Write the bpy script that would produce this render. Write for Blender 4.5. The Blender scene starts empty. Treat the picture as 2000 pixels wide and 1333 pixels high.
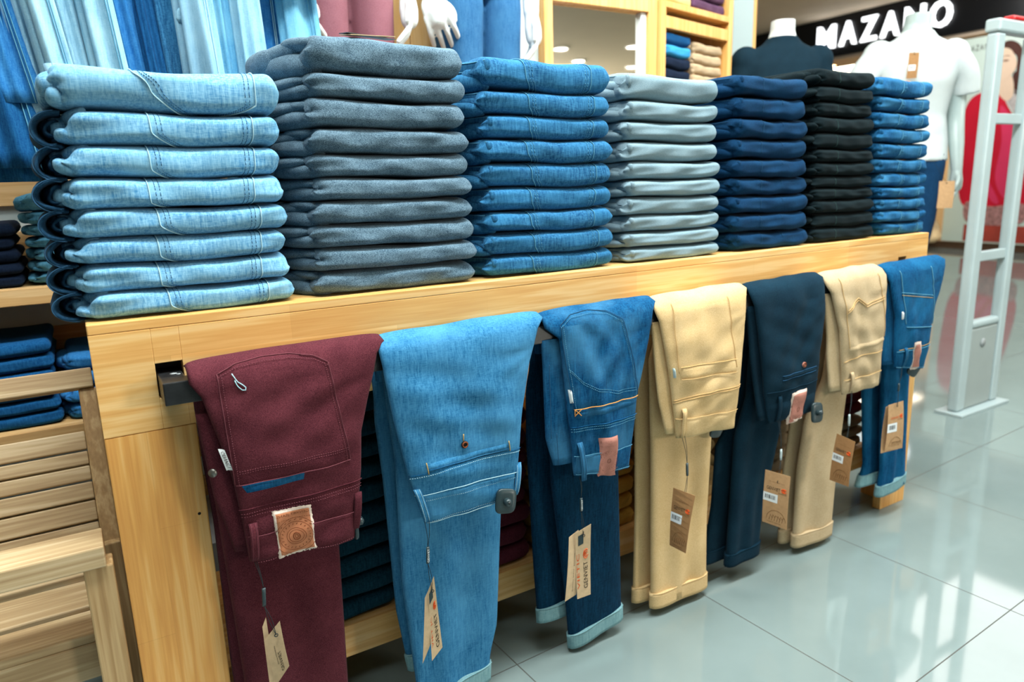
import bpy, bmesh, math, random
import numpy as np
from mathutils import Vector, Matrix
from mathutils.bvhtree import BVHTree

scene = bpy.context.scene
COL = scene.collection
PI = math.pi
rng = np.random.default_rng(7)
random.seed(7)

# ------------------------------------------------------------------ helpers
def s2l(c):
    c = c / 255.0
    return c / 12.92 if c <= 0.04045 else ((c + 0.055) / 1.055) ** 2.4

def rgb(r, g, b):
    return (s2l(r), s2l(g), s2l(b), 1.0)

def link(o, parent=None):
    COL.objects.link(o)
    if parent is not None:
        o.parent = parent
    return o

def tag(o, label, cat, group=None):
    o['label'] = label
    o['category'] = cat
    if group:
        o['group'] = group
    return o

def thing(name, label, cat, loc=(0, 0, 0), rz=0.0, group=None):
    o = bpy.data.objects.new(name, None)
    o.empty_display_size = 0.05
    o.location = loc
    o.rotation_euler = (0, 0, rz)
    link(o)
    return tag(o, label, cat, group)

def structure(o):
    o['kind'] = 'structure'
    return o

def mk(name, V, F, mat, smooth=True):
    me = bpy.data.meshes.new(name)
    me.from_pydata([tuple(map(float, v)) for v in V], [], [tuple(map(int, f)) for f in F])
    if mat is not None:
        me.materials.append(mat)
    if smooth:
        me.polygons.foreach_set('use_smooth', [True] * len(me.polygons))
    me.update()
    return me

def obj(name, me, parent=None, loc=None):
    o = bpy.data.objects.new(name, me)
    if loc is not None:
        o.location = loc
    return link(o, parent)

def part(name, V, F, mat, parent=None, smooth=True):
    return obj(name, mk(name, V, F, mat, smooth), parent)

def merge(*vf):
    V, F, n = [], [], 0
    for v, f in vf:
        V.extend(v)
        F.extend([tuple(i + n for i in q) for q in f])
        n += len(v)
    return V, F

def boxes(specs, bevel=0.0, seg=2):
    """specs: list of (x0,x1,y0,y1,z0,z1) -> one V,F (bevelled)"""
    bm = bmesh.new()
    for (x0, x1, y0, y1, z0, z1) in specs:
        m = Matrix.Translation(((x0 + x1) / 2, (y0 + y1) / 2, (z0 + z1) / 2)) @ Matrix.Diagonal((abs(x1 - x0), abs(y1 - y0), abs(z1 - z0), 1))
        bmesh.ops.create_cube(bm, size=1.0, matrix=m)
    if bevel > 0:
        bmesh.ops.bevel(bm, geom=list(bm.edges), offset=bevel, segments=seg, profile=0.5, affect='EDGES', clamp_overlap=True)
    V = [tuple(v.co) for v in bm.verts]
    F = [[v.index for v in f.verts] for f in bm.faces]
    bm.verts.index_update()
    F = [[v.index for v in f.verts] for f in bm.faces]
    bm.free()
    return V, F

def bx(name, spec, mat, parent=None, bevel=0.003):
    specs = spec if isinstance(spec, list) else [spec]
    V, F = boxes(specs, bevel)
    return part(name, V, F, mat, parent, smooth=False)

def tube(path, r, n=6, closed=False, ry=None):
    P = np.array(path, float)
    m = len(P)
    R = np.full(m, r) if np.isscalar(r) else np.array(r, float)
    T = np.gradient(P, axis=0)
    if closed:
        T = np.roll(P, -1, 0) - np.roll(P, 1, 0)
    T /= np.linalg.norm(T, axis=1)[:, None] + 1e-12
    up = np.array([0, 0, 1.0]) if abs(T[0][2]) < 0.9 else np.array([0, 1.0, 0])
    V, F = [], []
    u = up - T[0] * (up @ T[0])
    u /= np.linalg.norm(u)
    for i in range(m):
        u = u - T[i] * (u @ T[i])
        u /= np.linalg.norm(u) + 1e-12
        w = np.cross(T[i], u)
        for k in range(n):
            a = 2 * PI * k / n
            V.append(P[i] + R[i] * (math.cos(a) * u + math.sin(a) * w))
    rngm = m if closed else m - 1
    for i in range(rngm):
        j = (i + 1) % m
        for k in range(n):
            l = (k + 1) % n
            F.append((i * n + k, i * n + l, j * n + l, j * n + k))
    if not closed:
        F.append(tuple(range(n))[::-1])
        F.append(tuple((m - 1) * n + k for k in range(n)))
    return V, F

def resample(pts, step):
    P = np.array(pts, float)
    d = np.r_[0, np.cumsum(np.linalg.norm(np.diff(P, axis=0), axis=1))]
    n = max(2, int(d[-1] / step) + 1)
    t = np.linspace(0, d[-1], n)
    return np.stack([np.interp(t, d, P[:, k]) for k in range(P.shape[1])], 1)

def catmull(pts, n=8):
    P = np.array(pts, float)
    P = np.vstack([2 * P[0] - P[1], P, 2 * P[-1] - P[-2]])
    out = []
    for i in range(1, len(P) - 2):
        for k in range(n):
            t = k / n
            p0, p1, p2, p3 = P[i - 1:i + 3]
            out.append(0.5 * ((2 * p1) + (-p0 + p2) * t + (2 * p0 - 5 * p1 + 4 * p2 - p3) * t * t + (-p0 + 3 * p1 - 3 * p2 + p3) * t ** 3))
    out.append(P[-2])
    return np.array(out)

def snoise(seed, k=7, fmin=1.0, fmax=4.0, dims=2):
    """smooth pseudo random function: sum of sines"""
    r = np.random.default_rng(seed)
    W = r.normal(size=(k, dims))
    W /= np.linalg.norm(W, axis=1)[:, None]
    W *= r.uniform(fmin, fmax, size=(k, 1))
    ph = r.uniform(0, 2 * PI, k)
    def f(*c):
        a = 0
        for i in range(k):
            a = a + np.sin(sum(W[i][j] * c[j] for j in range(dims)) + ph[i])
        return a / k ** 0.5
    return f

def pillow(rows, ns=26, k=6.0, dispf=None, cap=True):
    """rows: list of (L, R, n, h): closed lofted pillow, thickness 2h, n = outward front normal.
    dispf(s_array, i) -> displacement along n added to front and back"""
    V, F = [], []
    m = len(rows)
    s = 0.5 - 0.5 * np.cos(np.linspace(0, PI, ns))
    s = 0.45 * s + 0.55 * np.linspace(0, 1, ns)
    prof = np.sqrt(np.maximum(0, 1 - np.abs(2 * s - 1) ** k))
    ring = 2 * ns - 2
    for i, (L, R, nrm, h) in enumerate(rows):
        L, R, nrm = np.array(L, float), np.array(R, float), np.array(nrm, float)
        nrm = nrm / (np.linalg.norm(nrm) + 1e-12)
        P = L[None] * (1 - s[:, None]) + R[None] * s[:, None]
        d = dispf(s, i) if dispf else 0.0
        fr = P + nrm[None] * (h * prof + d)[:, None]
        bk = P + nrm[None] * (-h * prof + d)[:, None]
        V.extend(fr)
        V.extend(bk[1:-1][::-1])
    for i in range(m - 1):
        for q in range(ring):
            r2 = (q + 1) % ring
            F.append((i * ring + q, (i + 1) * ring + q, (i + 1) * ring + r2, i * ring + r2))
    if cap:
        F.append(tuple(range(ring)))
        F.append(tuple((m - 1) * ring + q for q in range(ring))[::-1])
    return V, F

def ellipsoid(c, d, e=1.0, nu=20, nv=12, noise=None, amp=0.0, rot=None):
    V, F = [], []
    sg = lambda x, p: np.sign(x) * np.abs(x) ** p
    for i in range(nv + 1):
        th = -PI / 2 + PI * i / nv
        for j in range(nu):
            ph = 2 * PI * j / nu
            v = np.array([sg(math.cos(th), e) * sg(math.cos(ph), e), sg(math.cos(th), e) * sg(math.sin(ph), e), sg(math.sin(th), e)])
            if noise is not None:
                v = v * (1 + amp * noise(v[0], v[1], v[2]))
            v = v * np.array(d)
            if rot is not None:
                v = rot @ v
            V.append(v + np.array(c))
    for i in range(nv):
        for j in range(nu):
            j2 = (j + 1) % nu
            F.append((i * nu + j, i * nu + j2, (i + 1) * nu + j2, (i + 1) * nu + j))
    return V, F

def disc(c, n, r, seg=20, depth=0.002):
    """short cylinder at c along n"""
    n = np.array(n, float); n /= np.linalg.norm(n)
    return tube([np.array(c), np.array(c) + n * depth], r, n=seg)

def prism(poly, y0, y1):
    """extrude xz polygon between y0,y1"""
    n = len(poly)
    V = [(p[0], y0, p[1]) for p in poly] + [(p[0], y1, p[1]) for p in poly]
    F = [tuple(range(n)), tuple(range(2 * n - 1, n - 1, -1))]
    for i in range(n):
        j = (i + 1) % n
        F.append((i, i + n, j + n, j))
    return V, F

_tc = {}
def text_vf(s, spacing=1.0, bold=0.0):
    """unit text mesh: returns V (x,y normalised to 0..1 both ways), F, aspect w/h"""
    key = (s, spacing, bold)
    if key in _tc:
        return _tc[key]
    cu = bpy.data.curves.new('txt', 'FONT')
    cu.body = s
    cu.space_character = spacing
    cu.offset = bold
    cu.resolution_u = 3
    o = bpy.data.objects.new('txt', cu)
    COL.objects.link(o)
    dg = bpy.context.evaluated_depsgraph_get()
    me = bpy.data.meshes.new_from_object(o.evaluated_get(dg))
    V = np.array([v.co[:] for v in me.vertices])
    F = [tuple(p.vertices) for p in me.polygons]
    bpy.data.objects.remove(o)
    bpy.data.curves.remove(cu)
    bpy.data.meshes.remove(me)
    mn, mx = V.min(0), V.max(0)
    asp = (mx[0] - mn[0]) / (mx[1] - mn[1])
    V = (V - mn) / np.maximum(mx - mn, 1e-9)
    _tc[key] = (V[:, :2], F, asp)
    return _tc[key]

# ------------------------------------------------------------------ materials
class NT:
    def __init__(self, name):
        self.m = bpy.data.materials.new(name)
        self.m.use_nodes = True
        self.t = self.m.node_tree
        self.b = self.t.nodes['Principled BSDF']
    def n(self, typ, **kw):
        nd = self.t.nodes.new(typ)
        for k, v in kw.items():
            setattr(nd, k, v)
        return nd
    def l(self, a, b):
        self.t.links.new(a, b)
    def val(self, node, **kw):
        for k, v in kw.items():
            node.inputs[k.replace('_', ' ')].default_value = v
        return node
    def coord(self, kind='Object', scale=(1, 1, 1), rot=(0, 0, 0), rand=False):
        tc = self.n('ShaderNodeTexCoord')
        mp = self.n('ShaderNodeMapping')
        mp.inputs['Scale'].default_value = scale
        mp.inputs['Rotation'].default_value = rot
        self.l(tc.outputs[kind], mp.inputs['Vector'])
        if rand:
            oi = self.n('ShaderNodeObjectInfo')
            cx = self.n('ShaderNodeCombineXYZ')
            mu = self.n('ShaderNodeMath', operation='MULTIPLY')
            mu.inputs[1].default_value = 37.0
            self.l(oi.outputs['Random'], mu.inputs[0])
            self.l(mu.outputs[0], cx.inputs['X'])
            self.l(mu.outputs[0], cx.inputs['Z'])
            self.l(cx.outputs[0], mp.inputs['Location'])
        return mp.outputs['Vector']
    def noise(self, vec, scale=1.0, detail=2.0, rough=0.55):
        nd = self.n('ShaderNodeTexNoise')
        nd.inputs['Scale'].default_value = scale
        nd.inputs['Detail'].default_value = detail
        nd.inputs['Roughness'].default_value = rough
        self.l(vec, nd.inputs['Vector'])
        return nd.outputs['Fac']
    def ramp(self, fac, stops):
        r = self.n('ShaderNodeValToRGB')
        e = r.color_ramp.elements
        while len(e) > 1:
            e.remove(e[0])
        e[0].position = stops[0][0]
        e[0].color = stops[0][1]
        for p, c in stops[1:]:
            x = e.new(p)
            x.color = c
        self.l(fac, r.inputs['Fac'])
        return r.outputs['Color']
    def mix(self, fac, a, b, mode='MIX'):
        m = self.n('ShaderNodeMix', data_type='RGBA', blend_type=mode)
        for sock, v in ((m.inputs[0], fac), (m.inputs[6], a), (m.inputs[7], b)):
            if isinstance(v, (int, float)):
                sock.default_value = v
            elif isinstance(v, tuple):
                sock.default_value = v
            else:
                self.l(v, sock)
        return m.outputs[2]
    def math(self, op, a, b=None):
        m = self.n('ShaderNodeMath', operation=op)
        for i, v in enumerate((a, b)):
            if v is None:
                continue
            if isinstance(v, (int, float)):
                m.inputs[i].default_value = v
            else:
                self.l(v, m.inputs[i])
        return m.outputs[0]
    def bump(self, h, strength=0.3, dist=0.002):
        b = self.n('ShaderNodeBump')
        b.inputs['Strength'].default_value = strength
        b.inputs['Distance'].default_value = dist
        self.l(h, b.inputs['Height'])
        self.l(b.outputs['Normal'], self.b.inputs['Normal'])
    def base(self, col):
        if isinstance(col, tuple):
            self.b.inputs['Base Color'].default_value = col
        else:
            self.l(col, self.b.inputs['Base Color'])
    def done(self, rough=0.8, spec=0.3, metal=0.0, sheen=0.0):
        self.b.inputs['Roughness'].default_value = rough
        self.b.inputs['Specular IOR Level'].default_value = spec
        self.b.inputs['Metallic'].default_value = metal
        if sheen:
            self.b.inputs['Sheen Weight'].default_value = sheen
            self.b.inputs['Sheen Roughness'].default_value = 0.5
        return self.m

def plain(name, col, rough=0.6, spec=0.4, metal=0.0, bump=0.0, var=0.06, scale=30):
    t = NT(name)
    v = t.coord('Object', rand=True)
    f = t.noise(v, scale, 3)
    dk = tuple(c * (1 - var * 2) for c in col[:3]) + (1,)
    lt = tuple(min(1, c * (1 + var * 2)) for c in col[:3]) + (1,)
    t.base(t.ramp(f, [(0.3, dk), (0.7, lt)]))
    if bump:
        t.bump(t.noise(v, scale * 8, 2), bump, 0.001)
    return t.done(rough, spec, metal)

def denim(name, dark, light, wash=None, streak=1.0, itemvar=0.1, bump=0.35, washscale=9.0):
    """woven cotton: thread streaks along warp (z) and weft (x), soft washed areas"""
    t = NT(name)
    v1 = t.coord('Object', (950, 500, 90), rand=True)
    v2 = t.coord('Object', (80, 300, 900), rand=True)
    a = t.noise(v1, 1.0, 2, 0.6)
    b = t.noise(v2, 1.0, 2, 0.6)
    wv = t.math('MULTIPLY', t.math('ADD', a, b), 0.5)
    vs = t.coord('Object', (240, 200, 26), rand=True)
    sl = t.noise(vs, 1.0, 3, 0.6)
    wv = t.math('ADD', t.math('MULTIPLY', wv, 0.62), t.math('MULTIPLY', sl, 0.38))
    lo, hi = 0.5 - 0.13 / streak, 0.5 + 0.13 / streak
    col = t.ramp(wv, [(lo, dark), (hi, light)])
    v3 = t.coord('Object', (1, 1, 1), rand=True)
    w = t.noise(v3, washscale, 3, 0.5)
    if wash is not None:
        fac = t.math('MULTIPLY', t.ramp(w, [(0.42, (0, 0, 0, 1)), (0.68, (1, 1, 1, 1))]), 0.55)
        col = t.mix(fac, col, wash)
    oi = t.n('ShaderNodeObjectInfo')
    k = t.math('ADD', t.math('MULTIPLY', oi.outputs['Random'], itemvar), 1.0 - itemvar / 2)
    k2 = t.n('ShaderNodeCombineXYZ')
    for i in range(3):
        t.l(k, k2.inputs[i])
    col = t.mix(1.0, col, k2.outputs[0], 'MULTIPLY')
    t.base(col)
    t.bump(t.math('ADD', t.math('MULTIPLY', wv, 0.5), w), bump, 0.003)
    return t.done(0.9, 0.06, 0, 0.02)

def heather(name, dark, light, sc=700):
    t = NT(name)
    v = t.coord('Object', (0.7, 1, 1.4), rand=True)
    a = t.noise(v, sc, 3, 0.7)
    w = t.noise(v, 40, 3, 0.5)
    f = t.math('ADD', t.math('MULTIPLY', a, 0.8), t.math('MULTIPLY', w, 0.2))
    t.base(t.ramp(f, [(0.4, dark), (0.62, light)]))
    t.bump(f, 0.4, 0.002)
    return t.done(0.95, 0.06, 0, 0.06)

def twill(name, dark, light, itemvar=0.1):
    t = NT(name)
    v = t.coord('Object', (1, 1, 1), rand=True)
    vd = t.coord('Object', (700, 700, 700), rot=(0, 0.7, 0), rand=True)
    wv = t.n('ShaderNodeTexNoise')
    wv.inputs['Scale'].default_value = 1.0
    wv.inputs['Detail'].default_value = 1.0
    t.l(vd, wv.inputs['Vector'])
    w = t.noise(v, 14, 4, 0.55)
    f = t.math('ADD', t.math('MULTIPLY', wv.outputs['Fac'], 0.66), t.math('MULTIPLY', w, 0.34))
    col = t.ramp(f, [(0.36, dark), (0.64, light)])
    oi = t.n('ShaderNodeObjectInfo')
    k = t.math('ADD', t.math('MULTIPLY', oi.outputs['Random'], itemvar), 1.0 - itemvar / 2)
    k2 = t.n('ShaderNodeCombineXYZ')
    for i in range(3):
        t.l(k, k2.inputs[i])
    t.base(t.mix(1.0, col, k2.outputs[0], 'MULTIPLY'))
    t.bump(f, 0.35, 0.002)
    return t.done(0.9, 0.06, 0, 0.02)

def wood(name, base, dark, light, axis='x', rough=0.42, blocks=True, grain=1.0, rot=(0, 0, 0)):
    """pine boards: long grain, finger-jointed blocks of slightly different tone"""
    t = NT(name)
    sc = {'x': (1.6, 26, 26), 'z': (26, 26, 1.6), 'y': (26, 1.6, 26)}[axis]
    sc2 = {'x': (5, 260, 260), 'z': (260, 260, 5), 'y': (260, 5, 260)}[axis]
    v = t.coord('Object', sc, rot, rand=True)
    v2 = t.coord('Object', sc2, rot, rand=True)
    g = t.noise(v, 1.0, 3, 0.55)
    # rings: sine of distorted noise -> cathedral grain
    r = t.math('SINE', t.math('MULTIPLY', g, 26.0))
    r = t.math('ADD', t.math('MULTIPLY', r, 0.5), 0.5)
    fine = t.noise(v2, 1.0, 2, 0.6)
    f = t.math('ADD', t.math('MULTIPLY', r, 0.42 * grain), t.math('MULTIPLY', fine, 0.5))
    col = t.ramp(f, [(0.12, light), (0.45, base), (0.95, dark)])
    if blocks:
        br = t.n('ShaderNodeTexBrick')
        tc = t.n('ShaderNodeTexCoord')
        sp = t.n('ShaderNodeSeparateXYZ')
        t.l(tc.outputs['Object'], sp.inputs[0])
        cb = t.n('ShaderNodeCombineXYZ')
        X, Y, Z = sp.outputs
        lon, ac = {'x': (X, t.math('ADD', Z, Y)), 'z': (Z, t.math('ADD', X, Y)), 'y': (Y, t.math('ADD', X, Z))}[axis]
        t.l(t.math('ADD', lon, 20.0), cb.inputs[0])
        t.l(t.math('ADD', ac, 20.0), cb.inputs[1])
        t.l(cb.outputs[0], br.inputs['Vector'])
        br.inputs['Color1'].default_value = (1.06, 1.05, 1.02, 1)
        br.inputs['Color2'].default_value = (0.88, 0.85, 0.79, 1)
        br.inputs['Mortar'].default_value = (0.86, 0.82, 0.74, 1)
        br.inputs['Scale'].default_value = 1.0
        br.inputs['Mortar Size'].default_value = 0.0004
        br.inputs['Brick Width'].default_value = 0.42
        br.inputs['Row Height'].default_value = 0.066
        col = t.mix(0.8, col, br.outputs['Color'], 'MULTIPLY')
    t.base(col)
    t.bump(f, 0.06, 0.001)
    return t.done(rough, 0.45)

def emit(name, col, strength):
    t = NT(name)
    t.b.inputs['Base Color'].default_value = col
    t.b.inputs['Emission Color'].default_value = col
    t.b.inputs['Emission Strength'].default_value = strength
    return t.m

M = {}
M['pine'] = wood('pine_wood', rgb(232, 182, 112), rgb(214, 152, 80), rgb(242, 204, 144), 'x')
M['pine_leg'] = wood('pine_leg_wood', rgb(226, 168, 92), rgb(204, 138, 66), rgb(236, 190, 122), 'z')
M['pine_y'] = wood('pine_cross_wood', rgb(205, 150, 84), rgb(180, 120, 58), rgb(224, 178, 114), 'y')
M['acacia'] = wood('acacia_wood', rgb(190, 164, 124), rgb(146, 112, 74), rgb(212, 190, 154), 'x', 0.6, False, 0.9)
M['acacia_z'] = wood('acacia_post_wood', rgb(176, 142, 96), rgb(138, 102, 64), rgb(204, 174, 128), 'z', 0.55, False, 0.8)
M['slat'] = wood('wall_slat_wood', rgb(206, 166, 112), rgb(184, 138, 84), rgb(222, 188, 140), 'x', 0.5, False)
M['panelwood'] = wood('wall_panel_wood', rgb(228, 184, 118), rgb(212, 160, 92), rgb(238, 204, 148), 'z', 0.5, False, 0.6)
M['frame_wood'] = wood('frame_wood', rgb(226, 170, 96), rgb(206, 146, 70), rgb(238, 190, 122), 'z', 0.45, False, 0.7)
M['white'] = plain('white_paint', rgb(226, 232, 232), 0.6, 0.3, var=0.01)
M['wallwhite'] = plain('wall_white_paint', rgb(214, 226, 226), 0.7, 0.3, var=0.01, scale=5)
M['plinth'] = plain('plinth_grey_paint', rgb(150, 156, 158), 0.5, 0.4, var=0.03)
M['metal_black'] = plain('black_steel', rgb(34, 36, 38), 0.35, 0.6, 0.3, var=0.2, scale=60)
M['black_plastic'] = plain('black_plastic', rgb(40, 56, 60), 0.35, 0.5, var=0.05)
M['column'] = plain('column_grey_paint', rgb(176, 194, 196), 0.45, 0.4, var=0.01, scale=4)
M['gate'] = plain('gate_grey_aluminium', rgb(168, 184, 186), 0.35, 0.5, var=0.02, scale=8)
M['gate_panel'] = plain('gate_panel_grey', rgb(150, 160, 158), 0.45, 0.4, var=0.02, scale=8)
M['mannequin'] = plain('mannequin_white_gloss', rgb(232, 236, 234), 0.3, 0.5, var=0.01)
M['mannequin_grey'] = plain('mannequin_pale_grey', rgb(178, 194, 192), 0.35, 0.5, var=0.01)
M['card'] = plain('kraft_card', rgb(206, 178, 142), 0.85, 0.2, var=0.04, scale=90)
M['card_brown'] = plain('brown_kraft_card', rgb(158, 118, 78), 0.85, 0.2, var=0.04, scale=90)
M['card_mid'] = plain('tan_kraft_card', rgb(186, 148, 108), 0.85, 0.2, var=0.04, scale=90)
M['paper'] = plain('white_sticker', rgb(230, 236, 238), 0.7, 0.3, var=0.01)
M['ink'] = plain('black_ink', rgb(40, 36, 34), 0.8, 0.1, var=0.0)
M['ink_brown'] = plain('brown_ink', rgb(120, 84, 52), 0.8, 0.1, var=0.0)
M['ink_orange'] = plain('orange_ink', rgb(222, 92, 44), 0.8, 0.1, var=0.0)
M['leather'] = plain('tan_leather', rgb(190, 122, 86), 0.7, 0.25, bump=0.2, var=0.08, scale=60)
M['leather_pink'] = plain('pinkish_leather', rgb(186, 126, 112), 0.75, 0.2, bump=0.2, var=0.06, scale=60)
M['leather_dark'] = plain('leather_emboss', rgb(122, 66, 40), 0.8, 0.2, var=0.05)
M['leather_pink_dark'] = plain('pink_leather_emboss', rgb(108, 60, 50), 0.8, 0.2, var=0.05)
M['fray'] = plain('frayed_cream_edge', rgb(226, 206, 192), 0.95, 0.1, var=0.06, scale=300)
M['brass'] = plain('dull_metal_button', rgb(120, 118, 112), 0.35, 0.6, 0.8, var=0.1)
M['cord'] = plain('dark_cord', rgb(36, 44, 46), 0.8, 0.2, var=0.05)
M['ceiling'] = plain('ceiling_paint', rgb(228, 208, 182), 0.8, 0.2, var=0.01, scale=2)

# denims and twills: colour of the cloth itself, save the shaded leg denim
M['d_light'] = denim('light_blue_denim', rgb(60, 124, 170), rgb(138, 186, 211), rgb(134, 184, 207), 1.2, 0.10)
M['d_dark_leg'] = denim('shaded_indigo_denim', rgb(0, 24, 44), rgb(12, 58, 86), None, 0.9, 0.0)  # unfaded indigo, darkened further for the shade below the hanging seat
M['d_light_rear'] = denim('dark_rolled_hem_denim', rgb(14, 40, 66), rgb(40, 80, 108), None, 1.0)
M['h_grey'] = heather('grey_heather_fleece', rgb(46, 68, 84), rgb(116, 142, 158))
M['d_mid'] = denim('mid_blue_denim', rgb(2, 58, 104), rgb(64, 126, 166), rgb(52, 118, 160), 1.15, 0.10)
M['t_pale'] = twill('pale_grey_cotton', rgb(110, 136, 147), rgb(138, 160, 170))
M['t_navy'] = twill('navy_cotton', rgb(5, 36, 66), rgb(20, 62, 96))
M['t_black'] = twill('greenish_black_cotton', rgb(9, 20, 24), rgb(21, 34, 38))
M['d_far'] = denim('bright_blue_denim', rgb(0, 48, 92), rgb(40, 106, 150), rgb(66, 130, 168), 0.85, 0.12)
M['t_burg'] = twill('burgundy_cotton', rgb(64, 26, 34), rgb(96, 46, 54))
M['d_sky'] = denim('sky_blue_denim', rgb(14, 82, 128), rgb(74, 142, 184), rgb(80, 146, 188), 0.85, 0.0)
M['d_dark'] = denim('dark_washed_denim', rgb(1, 44, 84), rgb(26, 94, 138), rgb(74, 136, 174), 0.95, 0.0)
M['t_tan'] = twill('tan_cotton', rgb(204, 170, 118), rgb(228, 198, 150))
M['t_navy2'] = twill('dark_navy_cotton', rgb(8, 30, 44), rgb(20, 50, 66))
M['t_beige'] = twill('beige_cotton', rgb(180, 156, 120), rgb(206, 184, 150))
M['d_blue'] = denim('clear_blue_denim', rgb(0, 44, 84), rgb(20, 94, 138), rgb(32, 108, 152), 0.9, 0.0)
M['cuff_pale'] = denim('pale_inside_denim', rgb(96, 140, 148), rgb(138, 174, 180), None, 0.8, 0.0)
M['d_teal'] = denim('dark_teal_denim', rgb(10, 44, 62), rgb(34, 80, 98), None, 0.9, 0.06)
M['t_maroon'] = twill('maroon_cotton', rgb(72, 26, 38), rgb(104, 46, 58))
M['t_mustard'] = twill('mustard_cotton', rgb(176, 126, 46), rgb(208, 160, 76))
M['t_khaki'] = twill('khaki_cotton', rgb(150, 122, 78), rgb(184, 154, 104))
M['t_taupe'] = twill('taupe_cotton', rgb(124, 110, 88), rgb(156, 140, 114))
M['t_purple'] = twill('purple_cotton', rgb(72, 46, 72), rgb(104, 74, 98))
M['t_red'] = twill('red_cotton', rgb(166, 46, 62), rgb(194, 74, 86))
M['d_rack1'] = denim('strong_blue_rack_denim', rgb(14, 84, 150), rgb(64, 134, 188), None, 0.8, 0.1)
M['d_rack2'] = denim('pale_rack_denim', rgb(108, 158, 186), rgb(158, 198, 214), rgb(164, 204, 216), 0.8, 0.1)
M['d_rack3'] = denim('sky_rack_denim', rgb(76, 150, 194), rgb(132, 192, 216), rgb(140, 200, 220), 0.8, 0.1)
M['d_rack4'] = denim('deep_blue_rack_denim', rgb(4, 50, 98), rgb(32, 94, 142), None, 0.8, 0.1)
M['d_rack5'] = denim('grey_blue_rack_denim', rgb(92, 138, 166), rgb(142, 180, 200), rgb(150, 188, 204), 0.8, 0.1)
M['d_black'] = denim('black_denim', rgb(12, 20, 38), rgb(28, 42, 64), None, 0.8, 0.1)
M['d_tealmid'] = denim('teal_blue_denim', rgb(34, 98, 136), rgb(96, 158, 186), rgb(110, 170, 192), 0.8, 0.15)
M['d_cyan'] = denim('bright_azure_denim', rgb(22, 120, 180), rgb(78, 170, 214), None, 0.8, 0.05)
M['th_pale'] = plain('pale_thread', rgb(168, 204, 214), 0.9, 0.1, var=0.02)
M['th_blue'] = plain('blue_thread', rgb(88, 146, 172), 0.9, 0.1, var=0.02)
M['th_dark'] = plain('dark_thread', rgb(60, 104, 140), 0.9, 0.1, var=0.02)
M['th_burg'] = plain('mauve_thread', rgb(112, 62, 70), 0.9, 0.1, var=0.02)
M['th_tan'] = plain('tan_thread', rgb(212, 176, 122), 0.9, 0.1, var=0.02)
M['th_orange'] = plain('orange_thread', rgb(214, 150, 84), 0.9, 0.1, var=0.02)
M['th_navy'] = plain('navy_thread', rgb(38, 74, 104), 0.9, 0.1, var=0.02)
M['th_green'] = plain('dark_green_thread', rgb(54, 78, 76), 0.9, 0.1, var=0.02)
M['th_gold'] = plain('gold_thread', rgb(178, 150, 96), 0.9, 0.1, var=0.02)
M['t_burgm'] = twill('mannequin_burgundy_cotton', rgb(130, 82, 92), rgb(152, 102, 112))
M['d_mann'] = denim('mannequin_blue_denim', rgb(22, 76, 124), rgb(72, 122, 164), rgb(68, 124, 168), 0.7, 0.0)
M['shirt_white'] = plain('white_shirt_cotton', rgb(198, 206, 206), 0.9, 0.1, var=0.01)
M['shirt_navy'] = plain('dark_navy_jersey', rgb(19, 40, 52), 0.9, 0.1, var=0.05)
M['d_mannjean'] = denim('mannequin_dark_denim', rgb(12, 44, 76), rgb(30, 70, 108), None, 0.8, 0.0)
M['t_beigec'] = twill('beige_shelf_cotton', rgb(178, 152, 120), rgb(204, 180, 148))
M['t_khakil'] = twill('pale_mustard_cotton', rgb(214, 182, 118), rgb(232, 204, 146))
M['lamp_red'] = plain('red_lamp_cover', rgb(190, 24, 30), 0.3, 0.5, var=0.02)
M['shopwall'] = plain('beige_shop_wall', rgb(222, 186, 136), 0.7, 0.3, var=0.02, scale=3)
M['soffit'] = plain('soffit_beige', rgb(206, 184, 160), 0.6, 0.3, var=0.01)
M['shop_base'] = plain('dark_shop_base', rgb(96, 72, 52), 0.4, 0.4, var=0.05)
M['fascia'] = plain('black_fascia', rgb(13, 15, 18), 0.35, 0.35, var=0.0)
M['sign_glow'] = emit('sign_white_glow', rgb(250, 252, 255), 1.5)
M['lamp_warm'] = emit('warm_lamp_lens', rgb(255, 226, 170), 6.0)
M['lamp_white'] = emit('white_lamp_lens', rgb(255, 248, 232), 8.0)
M['brass_warm'] = plain('brass_ring', rgb(214, 168, 96), 0.3, 0.6, 0.7, var=0.03)
M['poster_bg'] = plain('poster_mint', rgb(214, 232, 220), 0.6, 0.3, var=0.01, scale=2)
M['poster_red'] = plain('poster_red', rgb(214, 24, 52), 0.6, 0.3, var=0.05, scale=2)
M['poster_pink'] = plain('poster_pink', rgb(228, 58, 100), 0.6, 0.3, var=0.04, scale=3)
M['poster_skin'] = plain('poster_skin', rgb(238, 208, 180), 0.6, 0.3, var=0.01)
M['poster_hair'] = plain('poster_hair', rgb(78, 44, 34), 0.6, 0.3, var=0.1, scale=8)
M['poster_brow'] = plain('poster_brow', rgb(150, 112, 92), 0.6, 0.3, var=0.02)
M['poster_shade'] = plain('poster_nose_line', rgb(212, 172, 142), 0.6, 0.3, var=0.02)
M['poster_lips'] = plain('poster_lips', rgb(190, 70, 66), 0.6, 0.3, var=0.02)
M['poster_grey'] = plain('poster_knit', rgb(196, 188, 184), 0.6, 0.3, var=0.12, scale=25)
M['poster_skirt'] = plain('poster_patterned_skirt', rgb(176, 128, 124), 0.6, 0.3, var=0.24, scale=22)
M['poster_rust'] = plain('poster_rust_seat', rgb(178, 72, 58), 0.6, 0.3, var=0.1, scale=5)
M['gown'] = plain('gold_cream_fabric', rgb(206, 184, 140), 0.55, 0.4, var=0.22, scale=9, bump=0.4)
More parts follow.
